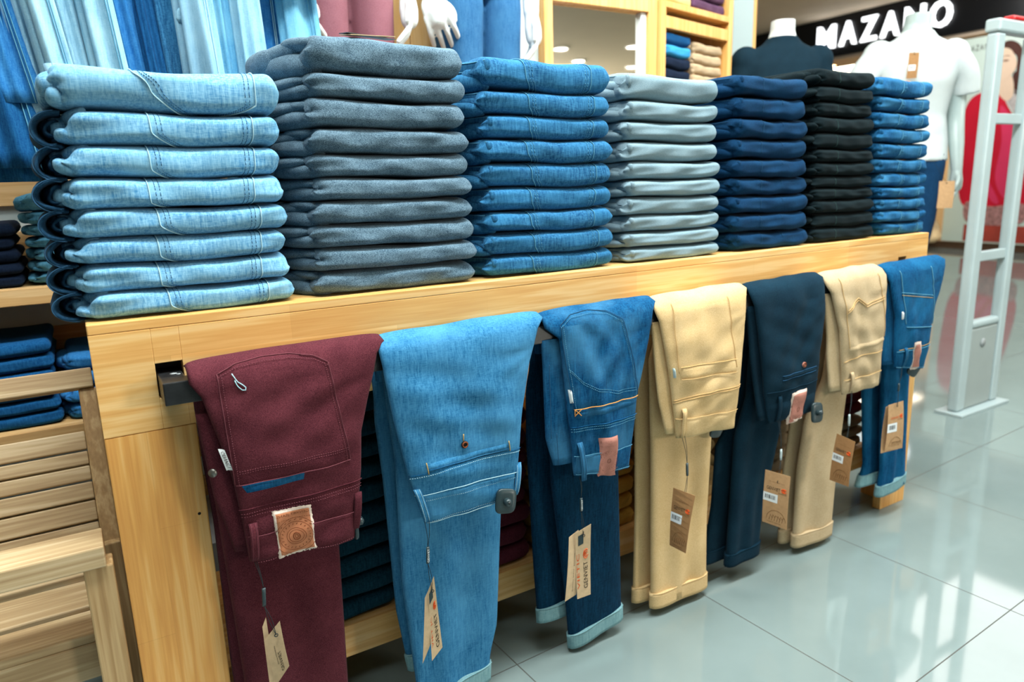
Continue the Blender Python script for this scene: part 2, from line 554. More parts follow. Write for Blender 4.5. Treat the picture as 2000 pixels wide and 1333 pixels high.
t = NT('mirror_silver')
t.base((0.86, 0.84, 0.80, 1))
M['mirror'] = t.done(0.02, 0.5, 1.0)
t = NT('clear_glass')
t.base((1, 1, 1, 1))
t.b.inputs['Transmission Weight'].default_value = 1.0
t.b.inputs['IOR'].default_value = 1.01
M['glass'] = t.done(0.0, 0.3)
# ------------------------------------------------------------------ camera
cam = bpy.data.cameras.new('camera')
cam.sensor_width = 36.0
cam.sensor_fit = 'HORIZONTAL'
cam.lens = 36.0 * 1400.4 / 2000.0
cam.clip_start = 0.05
cam.dof.use_dof = True
cam.dof.focus_distance = 1.42
cam.dof.aperture_fstop = 3.2
co = bpy.data.objects.new('camera', cam)
link(co)
pit, rol, yaw = 0.220271, -0.0303907, -0.538349
fw = np.array([0, math.cos(pit), -math.sin(pit)])
ri = np.array([1.0, 0, 0])
up = np.array([0, math.sin(pit), math.cos(pit)])
r2 = math.cos(rol) * ri + math.sin(rol) * up
u2 = -math.sin(rol) * ri + math.cos(rol) * up
RZ = np.array([[math.cos(yaw), -math.sin(yaw), 0], [math.sin(yaw), math.cos(yaw), 0], [0, 0, 1]])
r2, u2, fw = RZ @ r2, RZ @ u2, RZ @ fw
co.matrix_world = Matrix(((r2[0], u2[0], -fw[0], 0.006), (r2[1], u2[1], -fw[1], -1.3416), (r2[2], u2[2], -fw[2], 1.17), (0, 0, 0, 1)))
scene.camera = co

# ------------------------------------------------------------------ setting
# floor: polished pale tiles, 0.6 m, laid 2.6 degrees off the table
t = NT('polished_floor_tile')
v = t.coord('Object')
sep = t.n('ShaderNodeSeparateXYZ')
t.l(v, sep.inputs[0])
def grout(axis):
    f = t.math('FRACT', t.math('ADD', t.math('DIVIDE', sep.outputs[axis], 0.6), 100.0))
    d = t.math('ABSOLUTE', t.math('SUBTRACT', f, 0.5))
    return t.math('GREATER_THAN', d, 0.4974)
gl = t.math('MAXIMUM', grout(0), grout(1))
cl = t.noise(v, 3.0, 4, 0.6)
body = t.ramp(cl, [(0.3, rgb(116, 131, 130)), (0.7, rgb(124, 139, 138))])
t.base(t.mix(gl, body, rgb(70, 72, 68)))
t.bump(t.math('SUBTRACT', 1.0, gl), 0.15, 0.001)
t.l(t.math('ADD', t.math('MULTIPLY', gl, 0.5), 0.055), t.b.inputs['Roughness'])
t.b.inputs['Specular IOR Level'].default_value = 0.5
t.b.inputs['IOR'].default_value = 1.62
M['floor'] = t.m
V = [(-10, -16, 0), (18, -16, 0), (18, 14, 0), (-10, 14, 0)]
fl = part('floor', V, [(0, 1, 2, 3)], M['floor'], None, False)
fl.rotation_euler = (0, 0, 0.0458)
fl.location = (1.993, 0.056, 0)
structure(fl)

ce = bx('ceiling', (-6, 16, -15, 13, 3.62, 3.74), M['ceiling'], None, 0)
structure(ce)

# back wall with wide pine battens and white gaps between them (left), panelling and white further right
WY = 1.16
wl = bx('wall_back', [(-3.2, 2.162, WY, WY + 0.1, 0, 3.62), (2.1625, 3.10, 1.62, 1.72, 0, 3.62), (2.1525, 2.1620, 1.2605, 1.6195, 0, 3.62)], M['wallwhite'], None, 0)
structure(wl)
zs = [1.2815 - 0.1405 * i for i in range(-5, 9)]
bt = bx('trim_1', [(-3.0, 0.36, WY - 0.018, WY, zz, zz + 0.070) for zz in zs], M['slat'], None, 0.002)
structure(bt)
pn = bx('trim_2', [(0.40 + 0.142 * i, 0.40 + 0.142 * (i + 1) - 0.003, WY - 0.02, WY, 0.95, 2.6) for i in range(7)], M['panelwood'], None, 0.002)
structure(pn)
pl = bx('baseboard_back', (-3.0, 2.1, 0.80, WY, 0, 0.145), M['plinth'], None, 0.003)
structure(pl)

# slim pale column at the end of the wall
cb = bx('trim_3', (3.225, 3.385, 1.60, 1.72, 0, 3.62), M['column'], None, 0.004)
structure(cb)
ct = bx('trim_4', (3.3855, 3.410, 1.60, 1.72, 0, 3.62), M['frame_wood'], None, 0.002)
structure(ct)

# ------------------------------------------------------------------ display table
tb = thing('display_table', 'long pine display table with black hanging rail, stacked trousers on top', 'table', (1.218, 0.3, 0))
def tp(name, spec, mat, bevel=0.002):
    sp = spec if isinstance(spec, list) else [spec]
    sp = [(a - 1.218, b - 1.218, c - 0.3, d - 0.3, e, f) for a, b, c, d, e, f in sp]
    return bx(name, sp, mat, tb, bevel)
TL = 2.436
top = tp('top_board', (0, TL, 0, 0.62, 0.942, 0.96), M['pine'])
# apron boards with the square openings the rail brackets come through
ap = tp('apron', [(0, 0.092, 0, 0.028, 0.764, 0.9418), (0.136, 2.272, 0, 0.028, 0.764, 0.9418), (2.316, TL, 0, 0.028, 0.764, 0.9418),
                  (0.092, 0.136, 0, 0.028, 0.881, 0.9418), (0.092, 0.136, 0, 0.028, 0.764, 0.819),
                  (2.272, 2.316, 0, 0.028, 0.891, 0.9418), (2.272, 2.316, 0, 0.028, 0.764, 0.819)], M['pine'], 0.0008)
tp('back_apron', (0, TL, 0.592, 0.62, 0.80, 0.9418), M['pine'])
for x0, x1 in ((0.0, 0.145), (2.292, TL)):
    tp('leg', (x0, x1, 0.0005, 0.0285, 0, 0.7635), M['pine_leg'])
    tp('leg', (x0, x1, 0.5915, 0.6195, 0, 0.7995), M['pine_leg'])
for x0, x1 in ((0.0, 0.028), (TL - 0.066, TL)):
    tp('side_board', (x0, x1, 0.0288, 0.125, 0, 0.9415), M['pine_leg'])
for y0 in (0.10, 0.5):
    tp('shelf_rail', (0.03, TL - 0.067, y0, y0 + 0.026, 0.118, 0.196), M['pine'])
tp('lower_shelf', (0.03, TL - 0.067, 0.1265, 0.4995, 0.172, 0.1955), M['pine'])
# dark knot in the lower rail
bmk = disc((1.06 - 1.218, 0.0999 - 0.3, 0.166), (0, -1, 0), 0.012, 12, 0.0006)
bmk = ([(v[0] * 1.0 + (v[0] - (1.06 - 1.218)) * 2.2, v[1], 0.166 + (v[2] - 0.166) * 0.45 + (v[0] - (1.06 - 1.218)) * -0.1) for v in bmk[0]], bmk[1])
part('knot', bmk[0], bmk[1], M['ink_brown'], tb)
# hanging rail: square black tube on brackets
rl = tp('hanging_rail', [(0.094, 2.318, -0.076, -0.037, 0.823, 0.862)], M['metal_black'], 0.002)
for x0 in (0.094, 2.276):
    tp('rail_bracket', (x0, x0 + 0.039, -0.0375, 0.05, 0.8235, 0.8615), M['metal_black'], 0.002)
for x0 in (0.085, 2.265):
    tp('hole_shade_plate', (x0, x0 + 0.058, 0.0505, 0.054, 0.81, 0.90), M['metal_black'], 0.0005)  # added black plate, stands in for the dark inside the opening
# bright worn patch on bracket (bare metal scuff), nail hole in the leg, white scratches on the apron
sc = [disc((0.118 - 1.218, -0.01 - 0.3, 0.8617), (0, 0, 1), 0.006, 7, 0.0004), disc((0.125 - 1.218, -0.018 - 0.3, 0.8617), (0, 0, 1), 0.004, 6, 0.0004)]
V, F = merge(*sc)
part('scuff', V, F, M['plinth'], tb)
V, F = disc((0.130 - 1.218, -0.3 + 0.0004, 0.592), (0, -1, 0), 0.0028, 10, 0.0003)
part('nail_hole', V, F, M['ink'], tb)

# ------------------------------------------------------------------ folded trousers
def folded_meshes(key, W, D, T, mat, seed, lobes='fleece', pocket=None, thread=None, hem=None, band=None, lobe_mat=None, lite=False, band_thread=None):
    """Returns [(part name, mesh)] of one folded pair, front fold at y=0, bottom at z=0, left end at x=0."""
    r = np.random.default_rng(seed)
    nz = snoise(seed, 8, 1.0, 3.0, 2)
    nz2 = snoise(seed + 50, 6, 2.0, 6.0, 2)
    ph = r.uniform(0, 6.28)
    NU, NA = (26, 28) if lite else (64, 48)
    def S(x, phi, off=0.0):
        c, s = np.cos(phi), np.sin(phi)
        ex = 0.22
        y = D / 2 - D / 2 * np.sign(c) * np.abs(c) ** ex
        zz = np.sign(s) * np.abs(s) ** 0.58
        dl = np.minimum(x, 1e9)
        dr = W - x
        e = (0.25 + 0.75 * np.sqrt(np.clip(1 - np.clip(1 - dr / (T * 0.34), 0, 1) ** 2, 0, 1))) * (0.30 + 0.70 * np.sqrt(np.clip(1 - np.clip(1 - dl / (T * 0.34), 0, 1) ** 2, 0, 1)))
        th = T / 2 * (1 + 0.05 * np.sin(2 * PI * x / W * 0.8 + ph))
        z = T / 2 + th * zz * e + 0.0025 * np.sin(2 * PI * x / W * 0.9 + 1.0)
        f = np.clip(c, 0, 1)
        # soft puckers on the fold, stronger near its ends
        k = 0.0011 + 0.003 * np.exp(-x / 0.03) + 0.0012 * np.exp(-dr / 0.03)
        y = y + k * nz(x * 26, zz * 1.6) * f + 0.0011 * nz2(x * 14, zz * 1.2) * f
        y = y + 0.017 * np.exp(-x / (T * 0.22)) * f + 0.010 * np.exp(-dr / (T * 0.20)) * f
        z = z + 0.0012 * nz(x * 20, c * 2)
        xx = x + (0.006 * np.sin(zz * 2.4 + ph) + 0.004 * nz2(zz * 2, c)) * np.exp(-x / 0.03) + 0.002 * nz(zz * 1.2, c) * np.exp(-dr / 0.03)
        y = y - off * f
        z = z + off * s * 0.9
        return np.stack([xx + 0 * y, y, z], -1)
    # x samples: denser near both ends
    q = np.linspace(0, 1, NU)
    xs = W * (0.30 * q + 0.70 * (0.5 - 0.5 * np.cos(PI * q)))
    a = np.linspace(0, 2 * PI, NA, endpoint=False)
    a = a - 0.32 * np.sin(2 * a)
    V = []
    for x in xs:
        V.extend(S(np.full(NA, x), a))
    F = []
    for i in range(NU - 1):
        for j in range(NA):
            j2 = (j + 1) % NA
            F.append((i * NA + j, i * NA + j2, (i + 1) * NA + j2, (i + 1) * NA + j))
    F.append(tuple(range(NA))[::-1])
    F.append(tuple((NU - 1) * NA + j for j in range(NA)))
    out = [('folded_leg', mk(key + '_leg', V, F, mat))]
    lm = lobe_mat or mat
    # crumpled layers at the open (left) end
    def lobe(c, d, tilt, sd, yawr=0.0, e=0.8):
        n3 = snoise(sd, 6, 1.0, 3.2, 3)
        R = (Matrix.Rotation(tilt, 3, 'Y') @ Matrix.Rotation(yawr, 3, 'Z'))
        return ellipsoid(c, d, e, 14 if lite else 28, 8 if lite else 16, n3, 0.075, np.array(R))
    L = []
    j_ = lambda k: r.uniform(-k, k)
    if lobes == 'fleece':
        L = [lobe((-0.002, 0.108, T * (0.33 + j_(.04))), (0.031 + j_(.005), 0.088, T * 0.36), 0.10 + j_(.12), seed + 1, 0.30 + j_(.12), 0.85),
             lobe((-0.016, 0.140, T * (0.70 + j_(.04))), (0.029 + j_(.005), 0.092, T * 0.30), -0.12 + j_(.1), seed + 2, 0.32 + j_(.12), 0.85),
             lobe((-0.026, 0.210, T * 0.46), (0.040 + j_(.005), 0.085, T * 0.46), 0.05 + j_(.1), seed + 3, 0.1, 0.75),
             lobe((0.008, 0.074, T * (0.78 + j_(.04))), (0.020, 0.050, T * 0.20), 0.1 + j_(.15), seed + 4, 0.4, 0.85)]
    elif lobes == 'jean':
        L = [lobe((-0.002, 0.100, T * (0.30 + j_(.04))), (0.030 + j_(.005), 0.078, T * 0.31), 0.10 + j_(.1), seed + 1, 0.28 + j_(.12), 0.85),
             lobe((-0.016, 0.175, T * 0.44), (0.036 + j_(.005), 0.090, T * 0.45), 0.0 + j_(.08), seed + 3, 0.1, 0.75),
             lobe((0.006, 0.058, T * (0.52 + j_(.06))), (0.014, 0.034, T * 0.20), 0.25, seed + 4, 0.3, 0.85)]
    elif lobes == 'small':
        L = [lobe((0.010, 0.074, T * (0.27 + j_(.05))), (0.021 + j_(.004), 0.062, T * 0.25), 0.35 + j_(.2), seed + 1, j_(.4), 0.7),
             lobe((0.004, 0.088, T * (0.67 + j_(.05))), (0.019 + j_(.004), 0.070, T * 0.29), -0.3 + j_(.15), seed + 2, j_(.4), 0.7),
             lobe((-0.004, 0.120, T * 0.48), (0.024, 0.070, T * 0.46), 0.0, seed + 3, 0.0, 0.7)]
    for v, f in L:
        out.append(('fold_layer', mk(key + '_layer', v, f, lm)))
    def P3(u, vv, off):
        return S(np.array([u * W]), np.array([math.radians(76 - 152 * vv)]), off)[0]
    def seam(pts, rad, off=0.0008, dash=None):
        path = resample([(u * W, v * T * 1.6) for u, v in pts], 0.004)
        P = np.array([P3(x / W, z / (T * 1.6), off) for x, z in path])
        if dash is None:
            return [tube(P, rad, 5)]
        res = []
        for i in range(0, len(P) - 1, 1):
            res.append(tube([P[i] * .8 + P[i + 1] * .2, P[i] * .2 + P[i + 1] * .8], rad, 4))
        return res
    if pocket:
        # raised pocket patch between the left and right seams
        lf, rt = pocket['left'], pocket['right']
        nb, nw = 14, 22
        def xat(pl, v):
            return np.interp(v, [p[1] for p in pl], [p[0] for p in pl])
        V, F = [], []
        for i in range(nb + 1):
            v = 0.02 + 0.96 * i / nb
            a0, b0 = xat(lf, v), xat(rt, v)
            b0 = max(b0, a0 + 0.01)
            for j in range(nw + 1):
                u = a0 + (b0 - a0) * j / nw
                edge = (j in (0, nw)) or i in (0, nb)
                V.append(P3(u, v, -0.0003 if edge else 0.0013))
        for i in range(nb):
            for j in range(nw):
                p = i * (nw + 1) + j
                F.append((p, p + 1, p + nw + 2, p + nw + 1))
        out.append(('pocket', mk(key + '_pocket', V, F, mat)))
        for pl, sg in ((lf, 1), (rt, -1)):
            out.append(('pocket_seam', mk(key + '_seam', *merge(*seam(pl, 0.0010, 0.0014)), thread)))
            tl = []
            for k in (0.010, 0.017):
                tl += seam([(u + sg * k / W, v) for u, v in pl], 0.0006, 0.0018, True)
            out.append(('stitching', mk(key + '_stitch', *merge(*tl), pocket.get('stitch', thread))))
        if 'extra' in pocket:
            tl = []
            for pl, rad in pocket['extra']:
                tl += seam(pl, rad, 0.0014)
            out.append(('top_stitching', mk(key + '_top', *merge(*tl), pocket['extra_mat'])))
    elif thread:
        for pl, rad in LINES.get(key, []):
            out.append(('seam', mk(key + '_seam', *merge(*seam(pl, rad, 0.0006)), thread)))
    if band:
        # end of the waistband folded in at the upper left
        rows = []
        for i in range(9):
            k = i / 8
            y = 0.012 + 0.13 * k
            x = 0.020 - 0.050 * k + 0.004 * math.sin(k * 7 + ph)
            zc = T * (0.78 - 0.08 * k) + 0.002 * math.sin(k * 5 + ph)
            nrm = (-0.93, -0.37, 0)
            hh = T * 0.19
            rows.append(((x - 0.001, y, zc + hh), (x + 0.001, y, zc - hh), nrm, 0.005 if 0 < i < 8 else 0.003))
        out.append(('waistband', mk(key + '_band', *pillow(rows, 10, 4), lm)))
        for dz in (0.7, -0.7):
            P = []
            for (Lp, Rp, nrm, h) in rows:
                c = (np.array(Lp) + np.array(Rp)) / 2 + np.array(nrm) * 0.0055
                c[2] += dz * T * 0.19
                P.append(c)
            out.append(('band_stitching', mk(key + '_bst', *tube(P, 0.0008, 5), band_thread or thread or lm)))
        # belt-loop nub where the band turns in
        v, f = ellipsoid((0.016, 0.010, T * 0.72), (0.007, 0.008, T * 0.2), 0.7, 12, 8)
        out.append(('belt_loop', mk(key + '_loop', v, f, lm)))
    if hem:
        # dark rolled hem showing as a thick loop behind the left end
        for k, (ax, az, hh) in enumerate(((0.036, 0.50, 0.0065), (0.017, 0.24, 0.006))):
            rows = []
            n = 15
            nzh = snoise(seed + 70 + k, 5, 1, 3, 2)
            for i in range(n):
                th = -1.75 + 3.5 * i / (n - 1)
                cx, cz = -0.010 - ax * math.cos(th), T * 0.5 + T * az * math.sin(th)
                nr = (-math.cos(th), 0, math.sin(th))
                rows.append(((cx, 0.045 + 0.006 * k + 0.004 * math.sin(3 * th + ph), cz), (cx, 0.20, cz), nr, hh))
            out.append(('rolled_hem', mk(key + '_hem', *pillow(rows, 12, 3, lambda s_, i_: 0.002 * nzh(s_ * 5, i_ * 0.4)), hem)))
            if k == 0:
                P = [(-0.010 - (ax + 0.004) * math.cos(th), 0.046, T * 0.5 + T * (az + 0.06) * math.sin(th)) for th in np.linspace(-1.5, 1.5, 17)]
                out.append(('hem_stitching', mk(key + '_hst', *tube(P, 0.0009, 5), M['th_dark'])))
        v, f = lobe((-0.014, 0.125, T * 0.5), (0.026, 0.066, T * 0.40), 0.0, seed + 77)
        out.append(('rolled_hem', mk(key + '_hemfill', v, f, hem)))
    return out

LINES = {}

def assemble(meshes, name, label, cat, group, loc, scale, rz=0.0):
    t = thing(name, label, cat, loc, rz, group)
    t.scale = scale
    for n, me in meshes:
        obj(n, me, t)
    return t

def copy_thing(root, loc, scale, label, rz=0.0, group=None):
    c = root.copy()
    COL.objects.link(c)
    c.location, c.scale, c.rotation_euler = loc, scale, (0, 0, rz)
    c['label'] = label
    if group:
        c['group'] = group
    for ch in root.children:
        d = ch.copy()
        COL.objects.link(d)
        d.parent = c
    return c

ORD = ['bottom', 'second from the bottom', 'third from the bottom', 'fourth from the bottom', 'fifth from the bottom', 'sixth from the bottom',
       'seventh from the bottom', 'eighth from the bottom', 'ninth from the bottom', 'tenth from the bottom', 'eleventh from the bottom']
def ordinal(i, n):
    if i == n - 1:
        return 'topmost'
    if i == n - 2 and n > 3:
        return 'second from the top'
    if i == n - 3 and n > 5:
        return 'third from the top'
    return ORD[i]

def build_stack(variants, thick, x_left, x_right, W0, T0, z0, y0, name, what, where, cat, group, jit=0.004, seed=0, gap=0.0):
    """thick: list bottom..top. x_left/x_right: (bottom, top)"""
    r = np.random.default_rng(seed)
    z = z0
    n = len(thick)
    protos = {}
    tot = sum(thick)
    for i, th in enumerate(thick):
        k = (z - z0) / max(tot, 1e-6)
        xl = x_left[0] * (1 - k) + x_left[1] * k + r.uniform(-jit, jit)
        xr = x_right[0] * (1 - k) + x_right[1] * k + r.uniform(-jit, jit)
        vi = variants[-1] if (i == n - 1 and len(variants) > 3) else variants[i % min(3, len(variants))]
        key = id(vi)
        loc = (xl, y0 + r.uniform(-0.003, 0.003), z)
        scl = ((xr - xl) / W0, 1.0, th / T0)
        lab = '%s, %s %s' % (what, ordinal(i, n), where)
        rz = r.uniform(-0.008, 0.008)
        if key not in protos:
            protos[key] = assemble(vi, name, lab, cat, group, loc, scl, rz)
        else:
            copy_thing(protos[key], loc, scl, lab, rz, group)
        z += th - gap
    return z

W0, T0, D0 = 0.34, 0.05, 0.34
TOPZ = 0.9605
# stack 1: light blue jeans with back-pocket outlines and dark rolled hems
def pk1(u0, u1, drop, rdrop=0.75):
    return dict(left=[(u0, -0.02), (u0 + 0.008, 0.30 if drop < 1 else 0.62), (u0 + 0.20, 1.02)] if True else None,
                right=[(u1, -0.02), (u1 - 0.004, 0.5), (u1 - 0.03, 1.02)], stitch=M['th_dark'])
v1 = [folded_meshes('light%d' % i, W0, D0, T0, M['d_light'], 11 + i, 'small',
                    dict(left=[(a, -0.02), (a + 0.012, b), (a + c, 1.02)], right=[(0.86 + d, -0.02), (0.855 + d, 0.55), (0.835 + d, 1.02)], stitch=M['th_dark']),
                    M['th_pale'], M['d_light_rear']) for i, (a, b, c, d) in enumerate(((0.355, 0.55, 0.16, 0.0), (0.335, 0.68, 0.12, -0.01), (0.345, 0.62, 0.13, 0.01)))]
v1.append(folded_meshes('light9', W0, D0, T0, M['d_light'], 19, 'small',
                        dict(left=[(0.315, -0.02), (0.33, 0.30), (0.53, 0.93), (0.58, 1.0)], right=[(0.885, -0.02), (0.878, 0.64), (0.74, 0.96), (0.66, 1.0)], stitch=M['th_dark']),
                        M['th_pale'], None))
build_stack(v1, [0.044, 0.046, 0.045, 0.047, 0.050, 0.052, 0.054, 0.070], (0.006, 0.012), (0.343, 0.346), W0, T0, TOPZ, 0.018,
            'folded_jeans', 'light blue jeans', 'of the leftmost table stack', 'jeans', 'light blue jeans in the leftmost stack', 0.005, 1)
# stack 2: grey fleece trousers
v2 = [folded_meshes('grey%d' % i, W0, D0, T0, M['h_grey'], 31 + i, 'fleece') for i in range(3)]
build_stack(v2, [0.045, 0.044, 0.046, 0.045, 0.043, 0.045, 0.048, 0.052, 0.047, 0.066], (0.392, 0.412), (0.736, 0.722), W0, T0, TOPZ, 0.018,
            'folded_trousers', 'heather grey trousers', 'of the tall grey stack', 'trousers', 'grey fleece trousers in the second stack', 0.005, 2)
# stack 3: mid blue jeans
v3 = [folded_meshes('mid%d' % i, W0, D0, T0, M['d_mid'], 41 + i, 'jean',
                    dict(left=[(0.30 + d, -0.02), (0.325 + d, 0.56), (0.41 + d, 1.02)], right=[(0.82 + d, -0.02), (0.845 + d, 0.35), (0.835 + d, 0.75), (0.79 + d, 1.02)],
                         extra=[([(0.52, -0.01), (0.66, 0.02), (0.80 + d, 0.06)], 0.0009)], extra_mat=M['th_gold'], stitch=M['th_blue']),
                    M['th_blue'], None, True) for i, d in enumerate((0.0, 0.015, -0.012))]
build_stack(v3, [0.046, 0.049, 0.047, 0.052, 0.052, 0.050, 0.050, 0.050, 0.066], (0.772, 0.765), (1.118, 1.095), W0, T0, TOPZ, 0.018,
            'folded_jeans', 'mid blue jeans', 'of the stack beside the grey one', 'jeans', 'mid blue jeans in the third stack', 0.004, 3)
# stack 4: pale grey trousers
v4 = [folded_meshes('pale%d' % i, W0, D0, T0, M['t_pale'], 51 + i, 'jean', band=True, band_thread=M['t_pale']) for i in range(3)]
build_stack(v4, [0.035, 0.039, 0.041, 0.044, 0.042, 0.043, 0.047, 0.048, 0.047, 0.062], (1.160, 1.145), (1.480, 1.450), W0, T0, TOPZ, 0.018,
            'folded_trousers', 'pale grey trousers', 'of the pale stack mid table', 'trousers', 'pale grey trousers in the fourth stack', 0.005, 4)
# stack 5: navy
LINES['navy0'] = LINES['navy1'] = LINES['navy2'] = [([(0.30, 0.0), (0.335, 0.35), (0.325, 0.62)], 0.0009), ([(0.60, 0.05), (0.625, 0.25), (0.615, 0.42)], 0.0009)]
v5 = [folded_meshes('navy%d' % i, W0, D0, T0, M['t_navy'], 61 + i, 'jean', None, M['th_navy'], band=True) for i in range(3)]
build_stack(v5, [0.049, 0.050, 0.049, 0.048, 0.051, 0.052, 0.052, 0.056, 0.054], (1.535, 1.525), (1.838, 1.795), W0, T0, TOPZ, 0.018,
            'folded_trousers', 'navy trousers', 'of the navy stack', 'trousers', 'navy trousers in the fifth stack', 0.004, 5)
# stack 6: greenish black
LINES['black0'] = LINES['black1'] = LINES['black2'] = [([(0.31, 0.0), (0.325, 0.5), (0.32, 0.9)], 0.0007)]
v6 = [folded_meshes('black%d' % i, W0, D0, T0, M['t_black'], 71 + i, 'small', None, M['th_green']) for i in range(3)]
zt = build_stack(v6, [0.043, 0.041, 0.040, 0.036, 0.034, 0.039, 0.038, 0.046, 0.045, 0.041, 0.042, 0.047], (1.868, 1.850), (2.165, 2.095), W0, T0, TOPZ, 0.018,
            'folded_trousers', 'greenish black trousers', 'of the black stack', 'trousers', 'black trousers in the sixth stack', 0.003, 6)
# stack 7: bright blue jeans at the far end
v7 = [folded_meshes('far%d' % i, W0, D0, T0, M['d_far'], 81 + i, 'jean',
                    dict(left=[(0.34 + d, -0.02), (0.39 + d, 0.4), (0.36 + d, 1.02)], right=[(0.80, -0.02), (0.815, 0.4), (0.80, 1.02)],
                         extra=[([(0.50, 0.0), (0.62, 0.04), (0.76, 0.02)], 0.0016)], extra_mat=M['th_orange'], stitch=M['th_blue']),
                    M['th_blue'], None, True) for i, d in enumerate((0.0, 0.02, -0.02))]
build_stack(v7, [0.041, 0.038, 0.038, 0.037, 0.043, 0.043, 0.048, 0.044, 0.048, 0.047, 0.054], (2.195, 2.125), (2.440, 2.415), W0, T0, TOPZ, 0.018,
            'folded_jeans', 'bright blue jeans', 'of the last stack on the table', 'jeans', 'bright blue jeans in the seventh stack', 0.004, 7)
# ------------------------------------------------------------------ trousers hung over the rail
def interp_z(pl, z):
    P = sorted(pl, key=lambda p: p[1])
    return float(np.interp(z, [p[1] for p in P], [p[0] for p in P]))

BAR_Y = -0.0565

class Hung:
    def __init__(self, name, label, cat, mat, L, R, seed, thick=0.0095):
        self.name, self.mat, self.L, self.R = name, mat, L, R
        self.x0 = L[0][0]
        self.t = thing(name, label, cat, (round((L[0][0] + R[0][0]) / 2, 3), BAR_Y, 0.862), 0, 'trousers hung over the black rail')
        self.o = np.array(self.t.location)
        nz = snoise(seed, 8, 1.0, 3.0, 2)
        nd = snoise(seed + 9, 6, 2.0, 5.0, 2)
        zt = 0.832
        wrap = [(-0.0215, 0.79), (-0.0205, 0.835), (-0.024, 0.862), (-0.036, 0.8785), (-0.0555, 0.8835), (-0.075, 0.8765), (-0.0865, 0.858)]
        rows = []
        lx, rx = L[0][0], R[0][0]
        self.rows_z = []
        for i, (y, z) in enumerate(wrap):
            a, b = wrap[max(0, i - 1)], wrap[min(len(wrap) - 1, i + 1)]
            d = np.array([b[0] - a[0], b[1] - a[1]])
            nrm = np.array([0, -d[1], d[0]])   # left of travel: outwards
            if i < 4:
                nrm = np.array([0, d[1], -d[0]])
                nrm = np.array([0, abs(d[1]) if i < 3 else 0.5, abs(d[0]) + 0.2])
            if i == 4:
                nrm = np.array([0, -0.05, 1.0])
            if i >= 5:
                nrm = np.array([0, -abs(d[1]) - .2, abs(d[0])])
            k = min(1, max(0, (i - 1) / 3))
            # the crotch point flares out on the crest of the fold; towards the back the cloth narrows
            rr = rx + (0.010 if i in (4, 5) else 0) - (0.0 if i in (4, 5) else (0.055 if i < 3 else 0.02))
            if i == 6:
                rr = interp_z(R, 0.862)
            ll = lx + (0.012 if i < 3 else 0)
            zb = z if i < 4 else z + 0.004
            rows.append(((ll, y, z), (rr, y, zb), nrm, thick * (0.62 if i < 4 else 0.9)))
        n = 44
        zl, zr = L[-1][1], R[-1][1]
        for i in range(n):
            k = i / (n - 1)
            za, zb = zt * (1 - k) + zl * k, zt * (1 - k) + zr * k
            yc = -0.0885 - 0.004 * math.sin(PI * min(1, k * 1.05)) + 0.003 * k
            rows.append(((interp_z(L, za), yc, za), (interp_z(R, zb), yc, zb), (0, -1, 0), thick * (1.0 + 0.25 * math.sin(PI * k)) * (1 if i < n - 1 else 0.75)))
        m = len(rows)
        wid = rx - lx
        def dsp(s, i):
            if i < 7:
                return 0.0015 * nz(s * 9, i * 0.2) * np.sin(PI * s) * (0.3 if i < 4 else 1.0)
            k = (i - 7) / (n - 1)
            e = np.sin(PI * s) ** 0.5
            d = 0.0044 * nz(s * 5.0 + k * 2.0, k * 4.0 - s) * e * min(1, 0.3 + k)
            d = d + 0.0026 * nd(s * 4 + k * 7, k * 5 - s * 4) * e
            # fan of drag lines from the crotch point
            ang = np.arctan2(k * 0.4, (1.02 - s) * wid + 0.02)
            d = d + 0.0026 * np.sin(ang * 13 + seed) * np.exp(-((1 - s) * wid / 0.12) - k * 2.0) * e
            return d + 0.006 * np.sin(PI * s) * math.sin(PI * min(1.0, k))
        V, F = pillow(rows, 44, 7, dsp)
        self.bvh = BVHTree.FromPolygons([Vector(v) for v in V], [tuple(f) for f in F])
        self.add('seat', V, F, mat)

    def add(self, name, V, F, mat, smooth=True, parent=None):
        V = [np.array(v) - self.o for v in V]
        return part(name, V, F, mat, parent or self.t, smooth)

    def hit(self, x, z, off=0.001):
        z = min(z, 0.889)
        for dx in (0, 0.002, -0.002, 0.004, -0.004, 0.008, -0.008, 0.012, -0.012):
            r = self.bvh.ray_cast(Vector((x + dx, -0.6, z)), Vector((0, 1, 0)))
            if r[0] is not None and r[0].y < -0.03:
                return np.array([x, r[0].y - off, z])
        for dz in (-0.004, 0.004, 0.01, 0.02, -0.01):
            r = self.bvh.ray_cast(Vector((x, -0.6, z + dz)), Vector((0, 1, 0)))
            if r[0] is not None and r[0].y < -0.03:
                return np.array([x, r[0].y - off, z])
        return np.array([x, -0.095 - off, z])

    def line(self, pts, rad=0.0008, off=0.0008, dash=None, smooth=True):
        P = catmull(pts, 6) if smooth and len(pts) > 2 else np.array(pts, float)
        P = resample(P, 0.005 if dash is None else dash)
        H = [self.hit(x, z, off) for x, z in P]
        if dash is None:
            return [tube(H, rad, 5)]
        return [tube([H[i] * .85 + H[i + 1] * .15, H[i] * .3 + H[i + 1] * .7], rad, 4) for i in range(len(H) - 1)]

    def lines(self, name, specs, mat, rad=0.0008, off=0.0008, dash=None, smooth=True):
        for s in specs:
            V, F = merge(*self.line(s, rad, off, dash, smooth))
            o = self.add(name, V, F, mat)
        return o

